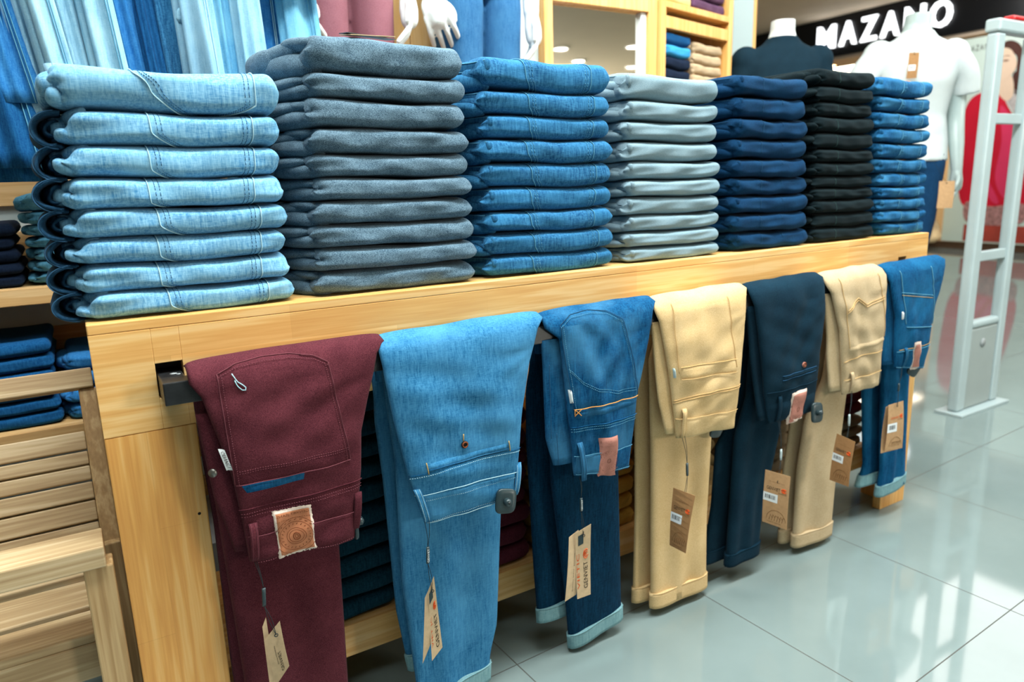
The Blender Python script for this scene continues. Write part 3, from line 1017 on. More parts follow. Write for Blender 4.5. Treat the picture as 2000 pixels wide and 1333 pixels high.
    def patch(self, name, quad, mat, off=0.002, nu=14, nv=14, bend=None, parent=None, rim=True, jag=0.0):
        """quad TL,TR,BR,BL in (x,z); raised sheet following the cloth"""
        q = [np.array(p, float) for p in quad]
        V, F = [], []
        rj = np.random.default_rng(len(name) + int(q[0][0] * 1000))
        for i in range(nv + 1):
            for j in range(nu + 1):
                a, b = j / nu, i / nv
                p = (q[0] * (1 - a) + q[1] * a) * (1 - b) + (q[3] * (1 - a) + q[2] * a) * b
                if bend:
                    p = p + np.array(bend(a, b))
                e = rim and (i in (0, nv) or j in (0, nu))
                if e and jag:
                    p = p + rj.uniform(-jag, jag, 2)
                V.append(self.hit(p[0], p[1], 0.0002 if e else off))
        for i in range(nv):
            for j in range(nu):
                p = i * (nu + 1) + j
                F.append((p, p + 1, p + nu + 2, p + nu + 1))
        return self.add(name, V, F, mat, True, parent)

    def sheet(self, name, L, R, mat, yc, h, n=26, seed=1, bulge=0.004, endh=1.0, lean=None):
        """hanging pillow between two (x,z) edges at depth yc (number or function of z)"""
        nz = snoise(seed, 7, 1.0, 3.2, 2)
        nv = snoise(seed + 3, 5, 1.0, 2.5, 1)
        rows = []
        zl0, zl1 = L[0][1], L[-1][1]
        zr0, zr1 = R[0][1], R[-1][1]
        for i in range(n):
            k = i / (n - 1)
            za, zb = zl0 * (1 - k) + zl1 * k, zr0 * (1 - k) + zr1 * k
            y = yc(za) if callable(yc) else yc
            hh = h(za) if callable(h) else h
            rows.append(((interp_z(L, za), y, za), (interp_z(R, zb), y, zb), (0, -1, 0), hh * (endh if i in (0, n - 1) else 1)))
        amp = bulge
        V, F = pillow(rows, 24, 5, lambda s, i: amp * (nv(s * 6) * 0.8 + 0.5 * nz(s * 4, i / n * 7)) * np.sin(PI * s) * min(1.0, i / n * 2 + 0.1))
        return self.add(name, V, F, mat)

    def legs(self, lL, sp, lR, cuff=None, cuff_h=0.036, seed=3, zb=None, cuff_back=True, lmat=None):
        top = 0.848
        back_y = lambda z: -0.0125 + (0.018 if z < 0.70 else 0.018 * max(0, (0.76 - z) / 0.06)) * (1 if z < 0.76 else 0)
        frnt_y = lambda z: -0.0265 - (0.003 if z < 0.68 else 0.003 * max(0, (0.76 - z) / 0.08)) * (1 if z < 0.76 else 0)
        hb = lambda z: 0.0055 + 0.006 * min(1, max(0, (0.76 - z) / 0.15))
        hf = lambda z: 0.0060 + 0.008 * min(1, max(0, (0.76 - z) / 0.15))
        lL = [(lL[0][0], top)] + list(lL)
        sp = [(min(sp[0][0] + 0.004, sp[0][0] + 0.01), top)] + list(sp)
        lR = [(lR[0][0] + 0.004, top)] + list(lR)
        # rear leg (left, behind) and front leg
        zrb = lL[-1][1]
        brR = [(x - 0.012, z) for x, z in lR[:-1]] + [(lR[-1][0] - 0.03, max(zrb, lR[-1][1]))]
        self.sheet('leg', lL, brR, lmat or self.mat, back_y, hb, 30, seed)
        self.sheet('leg', sp, lR, lmat or self.mat, frnt_y, hf, 34, seed + 4, 0.006)
        if cuff is not None:
            for (A, B, yf, hh, w) in ((lL, brR, back_y, hb, cuff_back), (sp, lR, frnt_y, hf, True)):
                if not w:
                    continue
                z0a, z0b = A[-1][1], B[-1][1]
                rows = []
                for k in range(6):
                    za = z0a - 0.004 + (cuff_h + 0.004) * (1 - k / 5)
                    zbb = z0b - 0.004 + (cuff_h + 0.004) * (1 - k / 5)
                    za_, zb_ = max(za, z0a), max(zbb, z0b)
                    rows.append(((interp_z(A, za_) - 0.0035, yf(za_), za), (interp_z(B, zb_) + 0.0035, yf(zb_), zbb), (0, -1, 0), hh(za_) + 0.0055))
                V, F = pillow(rows, 22, 5, lambda s, i: 0.003 * np.sin(s * 7 + seed) * np.sin(PI * s))
                self.add('cuff', V, F, cuff)
                # seam line at the cuff edge
                V, F = merge(tube([np.array(rows[0][0]) * (1 - s) + np.array(rows[0][1]) * s + np.array((0, -rows[0][3] * math.sqrt(max(0, 1 - abs(2 * s - 1) ** 5)) - 0.003 * math.sin(s * 7 + seed) * math.sin(PI * s), 0)) for s in np.linspace(0.02, 0.98, 18)], 0.0012, 5))
                self.add('cuff_edge', V, F, cuff)

    def emblem(self, quad, mat, ptext, tmat, rings=True, parent=None):
        """embossed round emblem and upside-down wording on the patch; a,b measured across/down the patch"""
        q = [np.array(p, float) for p in quad]
        def P(a, b, off=0.0042):
            p = (q[0] * (1 - a) + q[1] * a) * (1 - b) + (q[3] * (1 - a) + q[2] * a) * b
            return self.hit(p[0], p[1], off)
        tl = []
        asp = np.linalg.norm(q[1] - q[0]) / np.linalg.norm(q[3] - q[0])
        cx, cy = 0.52, 0.60
        def ring(r, rad, rb=None):
            pts = []
            for k in range(41):
                th = 2 * PI * k / 40
                a, b = cx + r * math.cos(th), cy + (rb or r) * asp * math.sin(th)
                if -0.0 <= a <= 1 and b <= 0.99:
                    pts.append(P(a, b))
                elif len(pts) > 1:
                    tl.append(tube(pts, rad, 4)); pts = []
                else:
                    pts = []
            if len(pts) > 1:
                tl.append(tube(pts, rad, 4))
        for r in (0.57, 0.44, 0.25, 0.19):
            ring(r, 0.00045)
        # the central letter O/U mark, tilted ring marks
        ring(0.085, 0.0010, 0.11)
        ring(0.035, 0.0006, 0.06)
        for k in range(22):
            th = 2 * PI * k / 22
            for rr, ln in ((0.345, 0.05),):
                a, b = cx + rr * math.cos(th), cy + rr * asp * math.sin(th)
                a2, b2 = cx + (rr + ln) * math.cos(th + 0.05), cy + (rr + ln) * asp * math.sin(th + 0.05)
                if 0 < a2 < 1 and b2 < 0.98:
                    tl.append(tube([P(a, b), P(a2, b2)], 0.0006, 4))
        for k in range(11):
            th = PI + PI * (k + 0.5) / 11
            a, b = cx + 0.5 * math.cos(th), cy + 0.5 * asp * math.sin(th)
            a2, b2 = cx + 0.52 * math.cos(th + 0.12), cy + 0.52 * asp * math.sin(th + 0.12)
            if 0.02 < a < 0.98 and 0.02 < a2 < 0.98:
                tl.append(tube([P(a, b), P(a2, b2)], 0.0007, 4))
        V, F = merge(*tl)
        self.add('emblem', V, F, mat, parent=parent)
        TV, TF, asp_t = text_vf(ptext, 1.05)
        V = [P(0.93 - 0.86 * x, 0.145 - 0.075 * y, 0.0044) for x, y in TV]
        self.add('lettering', V, TF, tmat, False, parent)
        # stitched line under the wording
        V, F = merge(*[tube([P(a, 0.21), P(a + 0.035, 0.21)], 0.0005, 4) for a in np.linspace(0.04, 0.92, 15)])
        self.add('stitch_line', V, F, mat, parent=parent)

    def button(self, x, z, mat, rim):
        p = self.hit(x, z, 0.0)
        V, F = merge(disc(p, (0, -1, 0), 0.0075, 20, 0.0032))
        b = self.add('button', V, F, mat)
        c = p + np.array((0, -0.0034, 0))
        V, F = tube([c + np.array((0.0055 * math.cos(a), 0, 0.0055 * math.sin(a))) for a in np.linspace(0, 2 * PI, 21)[:-1]], 0.0016, 6, True)
        self.add('button_rim', V, F, rim)

    def loop(self, x0, x1, z0, z1, mat, name='belt_loop', lift=0.006, thread=None):
        """upright belt loop: x at top/bottom centre (x0,z0)->(x1,z1), width 1.6cm"""
        w = 0.0075
        rows = []
        for i in range(9):
            k = i / 8
            x, z = x0 * (1 - k) + x1 * k, z0 * (1 - k) + z1 * k
            y = self.hit(x, z, 0)[1] - 0.001 - lift * math.sin(PI * k) ** 0.5
            rows.append(((x - w, y, z), (x + w, y, z), (0, -1, 0), 0.0022))
        V, F = pillow(rows, 10, 4)
        self.add(name, V, F, mat)
        if thread is not None:
            tl = []
            for sx in (-0.55, 0.55):
                tl.append(tube([((np.array(L) + np.array(R)) / 2 + np.array((sx * w, -0.0024, 0))) for L, R, _, _ in rows], 0.0005, 4))
            V, F = merge(*tl)
            self.add('loop_stitching', V, F, thread)

# card tags ---------------------------------------------------------
def hang_tag(name, label, quads, mats, top, knot, clip, texts, cordmat=None, group=None, stickers=(), curve=0.003, clip_mat=None, clip_text=None, pins=()):
    """quads: list of (TL,TR,BR,BL) 3D; top: list of upper cord points; knot: cord hole point; clip: (top,bottom)"""
    o = np.array(clip[0] if clip else knot, float)
    root = thing(name, label, 'price tag', tuple(np.round(o, 4)), 0, group or 'price tags on the hanging trousers')
    def add(n, V, F, m, parent=None, smooth=False):
        return part(n, [np.array(v) - o for v in V], F, m, parent or root, smooth)
    cards = []
    maps = []
    for qi, q in enumerate(quads):
        q = [np.array(p, float) for p in q]
        nrm = np.cross(q[1] - q[0], q[3] - q[0])
        nrm /= np.linalg.norm(nrm)
        if (np.array([0.006, -1.3416, 1.17]) - q[0]) @ nrm < 0:
            nrm = -nrm
        def P(a, b, off=0.0, q=q, nrm=nrm, qi=qi):
            p = (q[0] * (1 - a) + q[1] * a) * (1 - b) + (q[3] * (1 - a) + q[2] * a) * b
            return p + nrm * (off + curve * math.sin(PI * b) * (1 if qi % 2 == 0 else -1))
        V, F = [], []
        n = 10
        for sd in (0.0004, -0.0004):
            for i in range(n + 1):
                V += [P(0, i / n, sd), P(1, i / n, sd)]
        N = 2 * (n + 1)
        for i in range(n):
            a = 2 * i
            F += [(a, a + 1, a + 3, a + 2), (N + a, N + a + 2, N + a + 3, N + a + 1), (a, a + 2, N + a + 2, N + a), (a + 1, N + a + 1, N + a + 3, a + 3)]
        F += [(0, N, N + 1, 1), (2 * n, 2 * n + 1, N + 2 * n + 1, N + 2 * n)]
        c = add('card', V, F, mats[qi])
        cards.append(c)
        maps.append(P)
    for (ci, s, a0, a1, b0, b1, vert, m) in texts:
        TV, TF, _ = text_vf(s, 1.05, 0.0)
        P = maps[ci]
        if vert:   # reads upward
            V = [P(a0 + (a1 - a0) * (1 - y) if vert > 0 else a0 + (a1 - a0) * y, b1 - (b1 - b0) * x if vert > 0 else b0 + (b1 - b0) * x, 0.0009) for x, y in TV]
        else:
            V = [P(a0 + (a1 - a0) * x, b1 - (b1 - b0) * y, 0.0009) for x, y in TV]
        add('lettering', V, TF, m, cards[ci])
    for (ci, kind, a0, a1, b0, b1, m) in stickers:
        P = maps[ci]
        if kind == 'rect':
            nn = 4
            V, F = [], []
            for i in range(nn + 1):
                b = b0 + (b1 - b0) * i / nn
                V += [P(a0, b, 0.0008), P(a1, b, 0.0008)]
            for i in range(nn):
                F.append((2 * i, 2 * i + 1, 2 * i + 3, 2 * i + 2))
            add('sticker', V, F, m, cards[ci])
        elif kind == 'bars':
            rb = np.random.default_rng(5)
            tl = []
            x = a0
            while x < a1 - 0.02:
                w = rb.choice([0.012, 0.02, 0.03])
                V = [P(x, b0, 0.0012), P(x + w, b0, 0.0012), P(x + w, b1, 0.0012), P(x, b1, 0.0012)]
                tl.append((V, [(0, 1, 2, 3)]))
                x += w + rb.choice([0.014, 0.03, 0.022])
            V, F = merge(*tl)
            add('barcode', V, F, m, cards[ci])
        elif kind == 'swirl':
            pts = []
            ca, cb, ra, rb_ = (a0 + a1) / 2, (b0 + b1) / 2, (a1 - a0) / 2, (b1 - b0) / 2
            tl = []
            for rr, ph in ((1.0, 0.4), (0.6, 0.9), (0.25, 0.0)):
                tl.append(tube([P(ca + ra * rr * math.cos(t_ + ph), cb + rb_ * rr * math.sin(t_ + ph), 0.0007) for t_ in np.linspace(0, 5.2, 18)], 0.0009, 4))
            V, F = merge(*tl)
            add('logo', V, F, m, cards[ci])
        elif kind == 'sketch':
            # faint line drawing: arc of hills
            ca, cb, ra, rb_ = (a0 + a1) / 2, b1, (a1 - a0) / 2, (b1 - b0)
            tl = [tube([P(ca + ra * math.cos(t_), cb - rb_ * math.sin(t_), 0.0006) for t_ in np.linspace(0.15, PI - 0.1, 16)], 0.0005, 4)]
            for k in range(6):
                a = a0 + (a1 - a0) * (0.15 + 0.13 * k)
                tl.append(tube([P(a, b1 - 0.01, 0.0006), P(a + 0.05, b1 - rb_ * 0.55, 0.0006), P(a + 0.12, b1 - rb_ * (0.3 + 0.08 * (k % 3)), 0.0006)], 0.0006, 4))
            V, F = merge(*tl)
            add('drawing', V, F, m, cards[ci])
    cordmat = cordmat or M['cord']
    tl = []
    if clip:
        c0, c1 = np.array(clip[0], float), np.array(clip[1], float)
        for tp_ in top:
            tl.append(tube(catmull([tp_, (np.array(tp_) + c0) / 2 + np.array((0.001, -0.002, 0)), c0], 5), 0.0006, 5))
        kn = np.array(knot, float)
        for dx in (-0.002, 0.003):
            tl.append(tube(catmull([c1, (c1 + kn) / 2 + np.array((dx, -0.001, 0)), kn], 5), 0.0006, 5))
        ax = (c1 - c0)
        rows = []
        for i in range(5):
            k = i / 4
            p = c0 + ax * k
            rows.append((p - np.array((0.0035, 0, 0)), p + np.array((0.0035, 0, 0)), (0, -1, 0), 0.0026 if 0 < i < 4 else 0.0018))
        V, F = pillow(rows, 10, 4)
        cl = add('clip', V, F, clip_mat or M['black_plastic'], None, True)
        if clip_text:
            TV, TF, _ = text_vf(clip_text, 1.0)
            V = [c1 + (c0 - c1) * (0.1 + 0.8 * x) + np.array((0.0022 - 0.0044 * y, -0.0032, 0)) for x, y in TV]
            add('lettering', V, TF, M['paper'], cl)
    else:
        kn = np.array(knot, float)
        for tp_ in top:
            tl.append(tube(catmull([tp_, (np.array(tp_) + kn) / 2, kn], 5), 0.0006, 5))
    tl.append(tube([np.array(knot) + np.array((0.003 * math.cos(a), -0.0012, 0.003 * math.sin(a))) for a in np.linspace(0, 2 * PI, 13)[:-1]], 0.0008, 5, True))
    V, F = merge(*tl)
    add('cord', V, F, cordmat, None, True)
    return root

def security_tag(label, c, n, up, w=0.040, h=0.052, group='anti theft tags'):
    """rounded black plate with a round pin housing; c centre, n outward normal"""
    root = thing('security_tag', label, 'security tag', tuple(c), 0, group)
    n = np.array(n, float); n /= np.linalg.norm(n)
    u = np.array(up, float); u -= n * (u @ n); u /= np.linalg.norm(u)
    s = np.cross(u, n)
    def outline(k, d):
        pts = []
        for a in np.linspace(0, 2 * PI, 40, endpoint=False):
            ca, sa = math.cos(a), math.sin(a)
            x = np.sign(ca) * abs(ca) ** 0.5 * w / 2 * k
            y = np.sign(sa) * abs(sa) ** 0.5 * h / 2 * k * (1 - 0.06 * np.sign(ca) * abs(ca))
            pts.append(s * x + u * y + n * d)
        return pts
    rings = [outline(0.90, -0.0035), outline(1.0, -0.002), outline(1.0, 0.002), outline(0.93, 0.0042), outline(0.6, 0.0047)]
    V = [p for r_ in rings for p in r_]
    F = []
    for i in range(len(rings) - 1):
        for k in range(40):
            k2 = (k + 1) % 40
            F.append((i * 40 + k, i * 40 + k2, (i + 1) * 40 + k2, (i + 1) * 40 + k))
    F += [tuple(range(40))[::-1], tuple(160 + k for k in range(40))]
    part('plate', V, F, M['black_plastic'], root)
    path = [n * d for d in (0.0045, 0.007, 0.012, 0.016, 0.0185)]
    V, F = tube(path, [0.0085, 0.0078, 0.0085, 0.0078, 0.004], 20)
    part('pin_housing', V, F, M['black_plastic'], root)
    V, F = merge(disc(n * 0.0185, n, 0.0028, 12, 0.0008))
    part('pin_head', V, F, M['metal_black'], root)
    return root

# ---- 1 burgundy --------------------------------------------------------------
h1 = Hung('hanging_trousers', 'burgundy trousers hung over the rail nearest the table corner', 'trousers', M['t_burg'],
          [(0.132, 0.886), (0.147, 0.837), (0.169, 0.741), (0.180, 0.683), (0.188, 0.600), (0.193, 0.516)],
          [(0.470, 0.897), (0.452, 0.834), (0.434, 0.779), (0.416, 0.717), (0.410, 0.643), (0.400, 0.574), (0.386, 0.503)], 101)
h1.sheet('front_panel', [(0.137, 0.80), (0.150, 0.64), (0.160, 0.60), (0.172, 0.535)], [(0.30, 0.80), (0.30, 0.54)], M['t_burg'], -0.072, 0.0075, 18, 5, 0.002)
h1.legs([(0.143, 0.788), (0.152, 0.572), (0.150, 0.270), (0.155, 0.06)], [(0.150, 0.78), (0.156, 0.586), (0.166, 0.243), (0.170, 0.04)], [(0.385, 0.78), (0.372, 0.464), (0.365, 0.156), (0.360, 0.04)], M['t_burg'], seed=11)
P1 = [(0.183, 0.668), (0.178, 0.79), (0.176, 0.868), (0.206, 0.880), (0.254, 0.885), (0.300, 0.884), (0.340, 0.876), (0.363, 0.862), (0.375, 0.76), (0.388, 0.670)]
h1.patch('pocket', [(0.177, 0.866), (0.362, 0.866), (0.387, 0.671), (0.184, 0.668)], M['t_burg'], 0.0018, 20, 18)
h1.lines('pocket_seam', [P1[:3], P1[2:8], P1[7:], [(0.184, 0.668), (0.387, 0.671)]], M['th_burg'], 0.0008, 0.0022, None, False)
h1.lines('stitching', [[(x + 0.006, z) for x, z in P1[:3]], [(x, z - 0.006) for x, z in P1[2:8]], [(x - 0.006, z) for x, z in P1[7:]], [(0.19, 0.690), (0.385, 0.693)], [(0.19, 0.694), (0.385, 0.697)],
                       [(0.186, 0.612), (0.407, 0.617)], [(0.186, 0.606), (0.407, 0.611)], [(0.205, 0.513), (0.385, 0.509)]], M['th_burg'], 0.0006, 0.0022, 0.0042, False)
h1.patch('pocket_lining', [(0.192, 0.667), (0.300, 0.668), (0.298, 0.655), (0.200, 0.652)], M['d_dark'], 0.0012, 12, 3)
h1.lines('yoke_seam', [[(0.184, 0.620), (0.408, 0.625)]], M['t_burg'], 0.0013, 0.0006)
h1.patch('waistband', [(0.193, 0.566), (0.400, 0.562), (0.387, 0.506), (0.196, 0.520)], M['t_burg'], 0.0022, 18, 6)
h1.lines('band_seam', [[(0.194, 0.567), (0.400, 0.563)]], M['th_burg'], 0.0007, 0.0024)
q1 = [(0.239, 0.604), (0.305, 0.602), (0.311, 0.511), (0.244, 0.509)]
h1.patch('patch_backing', [(0.2378, 0.6054), (0.3062, 0.6034), (0.3123, 0.5097), (0.2427, 0.5077)], M['fray'], 0.0030, 26, 30, None, None, True, 0.0009)
pt = h1.patch('leather_patch', q1, M['leather'], 0.0042, 14, 16)
pt['label'] = 'tan leather waistband patch with round emblem'
h1.emblem(q1, M['leather_dark'], 'GENVIET JEANS', M['leather_dark'], parent=pt)
h1.loop(0.204, 0.2015, 0.592, 0.519, M['t_burg'], thread=M['th_burg'])
h1.loop(0.398, 0.389, 0.60, 0.52, M['t_burg'])
h1.patch('side_label', [(0.163, 0.739), (0.173, 0.736), (0.182, 0.697), (0.172, 0.699)], M['paper'], 0.0032, 4, 8)
TV, TF, _ = text_vf('GENVIET', 1.0)
h1.add('lettering', [h1.hit(0.1655 + 0.0085 * x * 1.0 + 0.0055 * (1 - y) + 0.0005, 0.734 - 0.032 * x, 0.0042) for x, y in TV], TF, M['ink'], False)
h1.lines('thread_tail', [[(0.199, 0.866), (0.206, 0.852), (0.213, 0.846), (0.219, 0.838), (0.213, 0.836), (0.205, 0.845), (0.202, 0.855)]], M['th_pale'], 0.0010, 0.0035)
V, F = disc((0.152, -0.082, 0.695), (-0.6, -1, 0), 0.0075, 18, 0.003)
h1.add('rivet_button', V, F, M['brass'])

# ---- 2 sky blue ----------------------------------------------------------------
h2 = Hung('hanging_jeans', 'sky blue denim trousers with a buttoned welt pocket hung over the rail', 'jeans', M['d_sky'],
          [(0.464, 0.888), (0.469, 0.815), (0.480, 0.727), (0.502, 0.609), (0.512, 0.569), (0.535, 0.492)],
          [(0.832, 0.892), (0.795, 0.791), (0.770, 0.674), (0.764, 0.610), (0.752, 0.496)], 102)
h2.legs([(0.470, 0.80), (0.485, 0.566), (0.493, 0.262), (0.511, 0.12), (0.514, 0.104)], [(0.487, 0.80), (0.501, 0.618), (0.498, 0.334), (0.515, 0.091), (0.518, 0.012)], [(0.775, 0.80), (0.745, 0.418), (0.725, 0.159), (0.704, 0.09), (0.700, 0.032)], M['cuff_pale'], 0.038, 12)
h2.lines('yoke_seam', [[(0.504, 0.604), (0.60, 0.612), (0.70, 0.612), (0.764, 0.607)]], M['d_dark'], 0.0009, 0.0006)
h2.lines('pale_stitching', [[(0.504, 0.599), (0.60, 0.607), (0.70, 0.607), (0.763, 0.602)], [(0.53, 0.546), (0.757, 0.542)], [(0.547, 0.496), (0.748, 0.502)]], M['th_pale'], 0.0006, 0.0022, 0.0042)
h2.patch('waistband', [(0.516, 0.557), (0.757, 0.552), (0.750, 0.499), (0.537, 0.495)], M['d_sky'], 0.0024, 22, 8)
h2.lines('band_seam', [[(0.515, 0.559), (0.63, 0.561), (0.758, 0.554)], [(0.538, 0.494), (0.65, 0.493), (0.751, 0.499)]], M['th_pale'], 0.0008, 0.0026)
h2.patch('welt_pocket', [(0.538, 0.626), (0.727, 0.629), (0.729, 0.616), (0.540, 0.613)], M['d_sky'], 0.0022, 20, 3)
h2.lines('welt_slit', [[(0.540, 0.6135), (0.729, 0.6165)]], M['d_dark'], 0.0012, 0.0015)
h2.lines('welt_bar_tack', [[(0.537, 0.630), (0.540, 0.606)], [(0.728, 0.634), (0.731, 0.611)], [(0.621, 0.657), (0.622, 0.672)]], M['th_gold'], 0.0013, 0.0024)
h2.button(0.624, 0.649, M['ink'], M['leather_dark'])
h2.loop(0.5175, 0.538, 0.575, 0.498, M['d_sky'], thread=M['th_pale'])
h2.loop(0.759, 0.748, 0.572, 0.50, M['d_sky'], thread=M['th_pale'])

# ---- 3 dark washed --------------------------------------------------------------
h3 = Hung('hanging_jeans', 'dark washed blue jeans with a leather patch and pale turned up hems', 'jeans', M['d_dark'],
          [(0.838, 0.890), (0.869, 0.860), (0.875, 0.813), (0.889, 0.674), (0.897, 0.616), (0.910, 0.503)],
          [(1.153, 0.894), (1.124, 0.776), (1.106, 0.713), (1.091, 0.665), (1.086, 0.60), (1.074, 0.483)], 103)
h3.sheet('front_panel', [(0.835, 0.83), (0.838, 0.774), (0.842, 0.602), (0.862, 0.536)], [(0.97, 0.83), (0.97, 0.53)], M['d_dark'], -0.074, 0.0075, 18, 6, 0.002)
h3.lines('panel_seam', [[(0.8415, 0.78), (0.844, 0.61)], [(0.858, 0.62), (0.862, 0.545)]], M['th_navy'], 0.0007, 0.001)
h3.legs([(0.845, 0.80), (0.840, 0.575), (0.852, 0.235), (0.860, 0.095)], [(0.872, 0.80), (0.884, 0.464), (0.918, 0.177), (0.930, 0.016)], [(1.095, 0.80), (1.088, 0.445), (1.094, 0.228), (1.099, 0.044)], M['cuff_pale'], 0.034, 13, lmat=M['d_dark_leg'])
P3_ = [(0.901, 0.666), (0.886, 0.76), (0.873, 0.862), (0.905, 0.880), (0.957, 0.884), (1.005, 0.878), (1.044, 0.855), (1.066, 0.77), (1.088, 0.665)]
h3.patch('pocket', [(0.874, 0.858), (1.043, 0.856), (1.088, 0.668), (0.902, 0.666)], M['d_dark'], 0.0018, 20, 18)
h3.lines('pocket_seam', [P3_[:3], P3_[2:7], P3_[6:]], M['th_navy'], 0.0008, 0.0022, None, False)
h3.lines('stitching', [[(x + 0.006, z) for x, z in P3_[:3]], [(x, z - 0.006) for x, z in P3_[2:7]], [(x - 0.006, z) for x, z in P3_[6:]],
                       [(0.890, 0.763), (0.925, 0.728), (0.960, 0.708), (1.02, 0.692), (1.078, 0.690)], [(0.892, 0.757), (0.927, 0.722), (0.962, 0.702), (1.02, 0.686), (1.078, 0.684)],
                       [(0.897, 0.620), (1.088, 0.616)], [(0.897, 0.614), (1.088, 0.610)]], M['th_blue'], 0.0006, 0.0022, 0.0042, False)
h3.lines('pocket_top_stitching', [[(0.902, 0.667), (1.089, 0.667)], [(0.904, 0.667), (0.918, 0.652)], [(0.904, 0.652), (0.918, 0.667)], [(0.904, 0.651), (0.904, 0.667)]], M['th_orange'], 0.0011, 0.0026, None, False)
h3.patch('pocket_hem', [(0.902, 0.664), (1.089, 0.664), (1.087, 0.648), (0.906, 0.645)], M['d_dark'], 0.0024, 20, 3)
h3.lines('yoke_seam', [[(0.897, 0.624), (1.090, 0.620)]], M['d_dark'], 0.0012, 0.0006)
h3.patch('waistband', [(0.906, 0.552), (1.078, 0.543), (1.074, 0.487), (0.912, 0.506)], M['d_dark'], 0.0024, 18, 8)
h3.lines('band_seam', [[(0.906, 0.553), (1.078, 0.544)], [(0.912, 0.507), (1.074, 0.488)]], M['th_blue'], 0.0007, 0.0026)
q3 = [(0.969, 0.586), (1.018, 0.586), (1.027, 0.479), (0.973, 0.489)]
pt = h3.patch('leather_patch', q3, M['leather_pink'], 0.0046, 12, 16, lambda a, b: (0.003 * math.sin(b * 6), 0))
pt['label'] = 'pinkish leather waistband patch with round emblem'
h3.emblem(q3, M['leather_pink_dark'], 'GENVIET JEANS', M['leather_pink_dark'], parent=pt)
h3.loop(0.919, 0.931, 0.585, 0.490, M['d_dark'], thread=M['th_navy'])
h3.patch('side_label', [(0.889, 0.715), (0.897, 0.714), (0.902, 0.682), (0.894, 0.683)], M['paper'], 0.0035, 4, 6)

# ---- 4 tan --------------------------------------------------------------------
h4 = Hung('hanging_trousers', 'tan cotton trousers hung over the rail with a dark brown tag', 'trousers', M['t_tan'],
          [(1.150, 0.882), (1.174, 0.784), (1.203, 0.657), (1.219, 0.569), (1.227, 0.525)],
          [(1.466, 0.898), (1.456, 0.794), (1.446, 0.693), (1.444, 0.636), (1.437, 0.510)], 104)
h4.sheet('front_panel', [(1.150, 0.83), (1.165, 0.70), (1.176, 0.63), (1.203, 0.538)], [(1.30, 0.83), (1.30, 0.535)], M['t_tan'], -0.074, 0.0075, 18, 7, 0.002)
h4.legs([(1.195, 0.80), (1.169, 0.614), (1.173, 0.300), (1.168, 0.040)], [(1.212, 0.80), (1.184, 0.721), (1.195, 0.450), (1.202, 0.030)], [(1.425, 0.80), (1.412, 0.474), (1.404, 0.239), (1.409, 0.030)], M['t_tan'], 0.040, 14)
h4.patch('pocket', [(1.200, 0.868), (1.384, 0.866), (1.412, 0.690), (1.216, 0.700)], M['t_tan'], 0.0018, 20, 16)
h4.lines('pocket_seam', [[(1.199, 0.872), (1.204, 0.79), (1.216, 0.700)], [(1.386, 0.870), (1.398, 0.78), (1.413, 0.685)]], M['th_tan'], 0.0009, 0.002, None, False)
h4.patch('pocket_flap', [(1.217, 0.716), (1.414, 0.708), (1.413, 0.672), (1.223, 0.682)], M['t_tan'], 0.003, 20, 5)
h4.lines('flap_seam', [[(1.218, 0.714), (1.414, 0.706)], [(1.223, 0.682), (1.413, 0.672)]], M['th_tan'], 0.0009, 0.003, None, False)
h4.lines('yoke_seam', [[(1.208, 0.628), (1.30, 0.634), (1.444, 0.632)], [(1.208, 0.622), (1.30, 0.628), (1.444, 0.626)]], M['th_tan'], 0.0009, 0.001)
h4.patch('waistband', [(1.218, 0.578), (1.440, 0.562), (1.437, 0.514), (1.227, 0.530)], M['t_tan'], 0.0022, 20, 6)
h4.lines('band_seam', [[(1.218, 0.579), (1.440, 0.563)]], M['th_tan'], 0.0009, 0.0024)
h4.loop(1.238, 1.240, 0.604, 0.527, M['t_tan'], thread=M['th_tan'])
h4.patch('side_label', [(1.198, 0.715), (1.205, 0.713), (1.210, 0.688), (1.203, 0.689)], M['column'], 0.0035, 4, 6)

# ---- 5 navy ---------------------------------------------------------------------
h5 = Hung('hanging_trousers', 'dark navy trousers with a buttoned welt pocket and reddish leather patch', 'trousers', M['t_navy2'],
          [(1.478, 0.888), (1.508, 0.763), (1.547, 0.576), (1.574, 0.492)],
          [(1.776, 0.888), (1.783, 0.792), (1.770, 0.670), (1.768, 0.558), (1.762, 0.494)], 105)
h5.sheet('front_panel', [(1.478, 0.83), (1.502, 0.679), (1.545, 0.503)], [(1.62, 0.83), (1.62, 0.50)], M['t_navy2'], -0.074, 0.0075, 18, 8, 0.002)
h5.legs([(1.548, 0.794), (1.532, 0.499), (1.467, 0.423), (1.459, 0.241), (1.430, 0.070)], [(1.553, 0.79), (1.545, 0.56), (1.503, 0.447), (1.490, 0.060)], [(1.720, 0.79), (1.695, 0.437), (1.662, 0.310), (1.636, 0.237), (1.622, 0.070)], M['t_navy2'], 0.034, 15)
h5.lines('welt_pocket', [[(1.594, 0.617), (1.745, 0.621)], [(1.594, 0.629), (1.745, 0.633)]], M['th_navy'], 0.0012, 0.001)
h5.patch('welt', [(1.594, 0.628), (1.745, 0.632), (1.745, 0.622), (1.594, 0.618)], M['t_navy2'], 0.0022, 14, 3)
h5.button(1.683, 0.648, M['leather_pink'], M['leather_dark'])
h5.lines('yoke_seam', [[(1.550, 0.585), (1.768, 0.590)]], M['t_navy2'], 0.0013, 0.0008)
h5.patch('waistband', [(1.556, 0.550), (1.766, 0.552), (1.762, 0.498), (1.574, 0.496)], M['t_navy2'], 0.0024, 16, 6)
q5 = [(1.642, 0.569), (1.703, 0.574), (1.700, 0.488), (1.645, 0.480)]
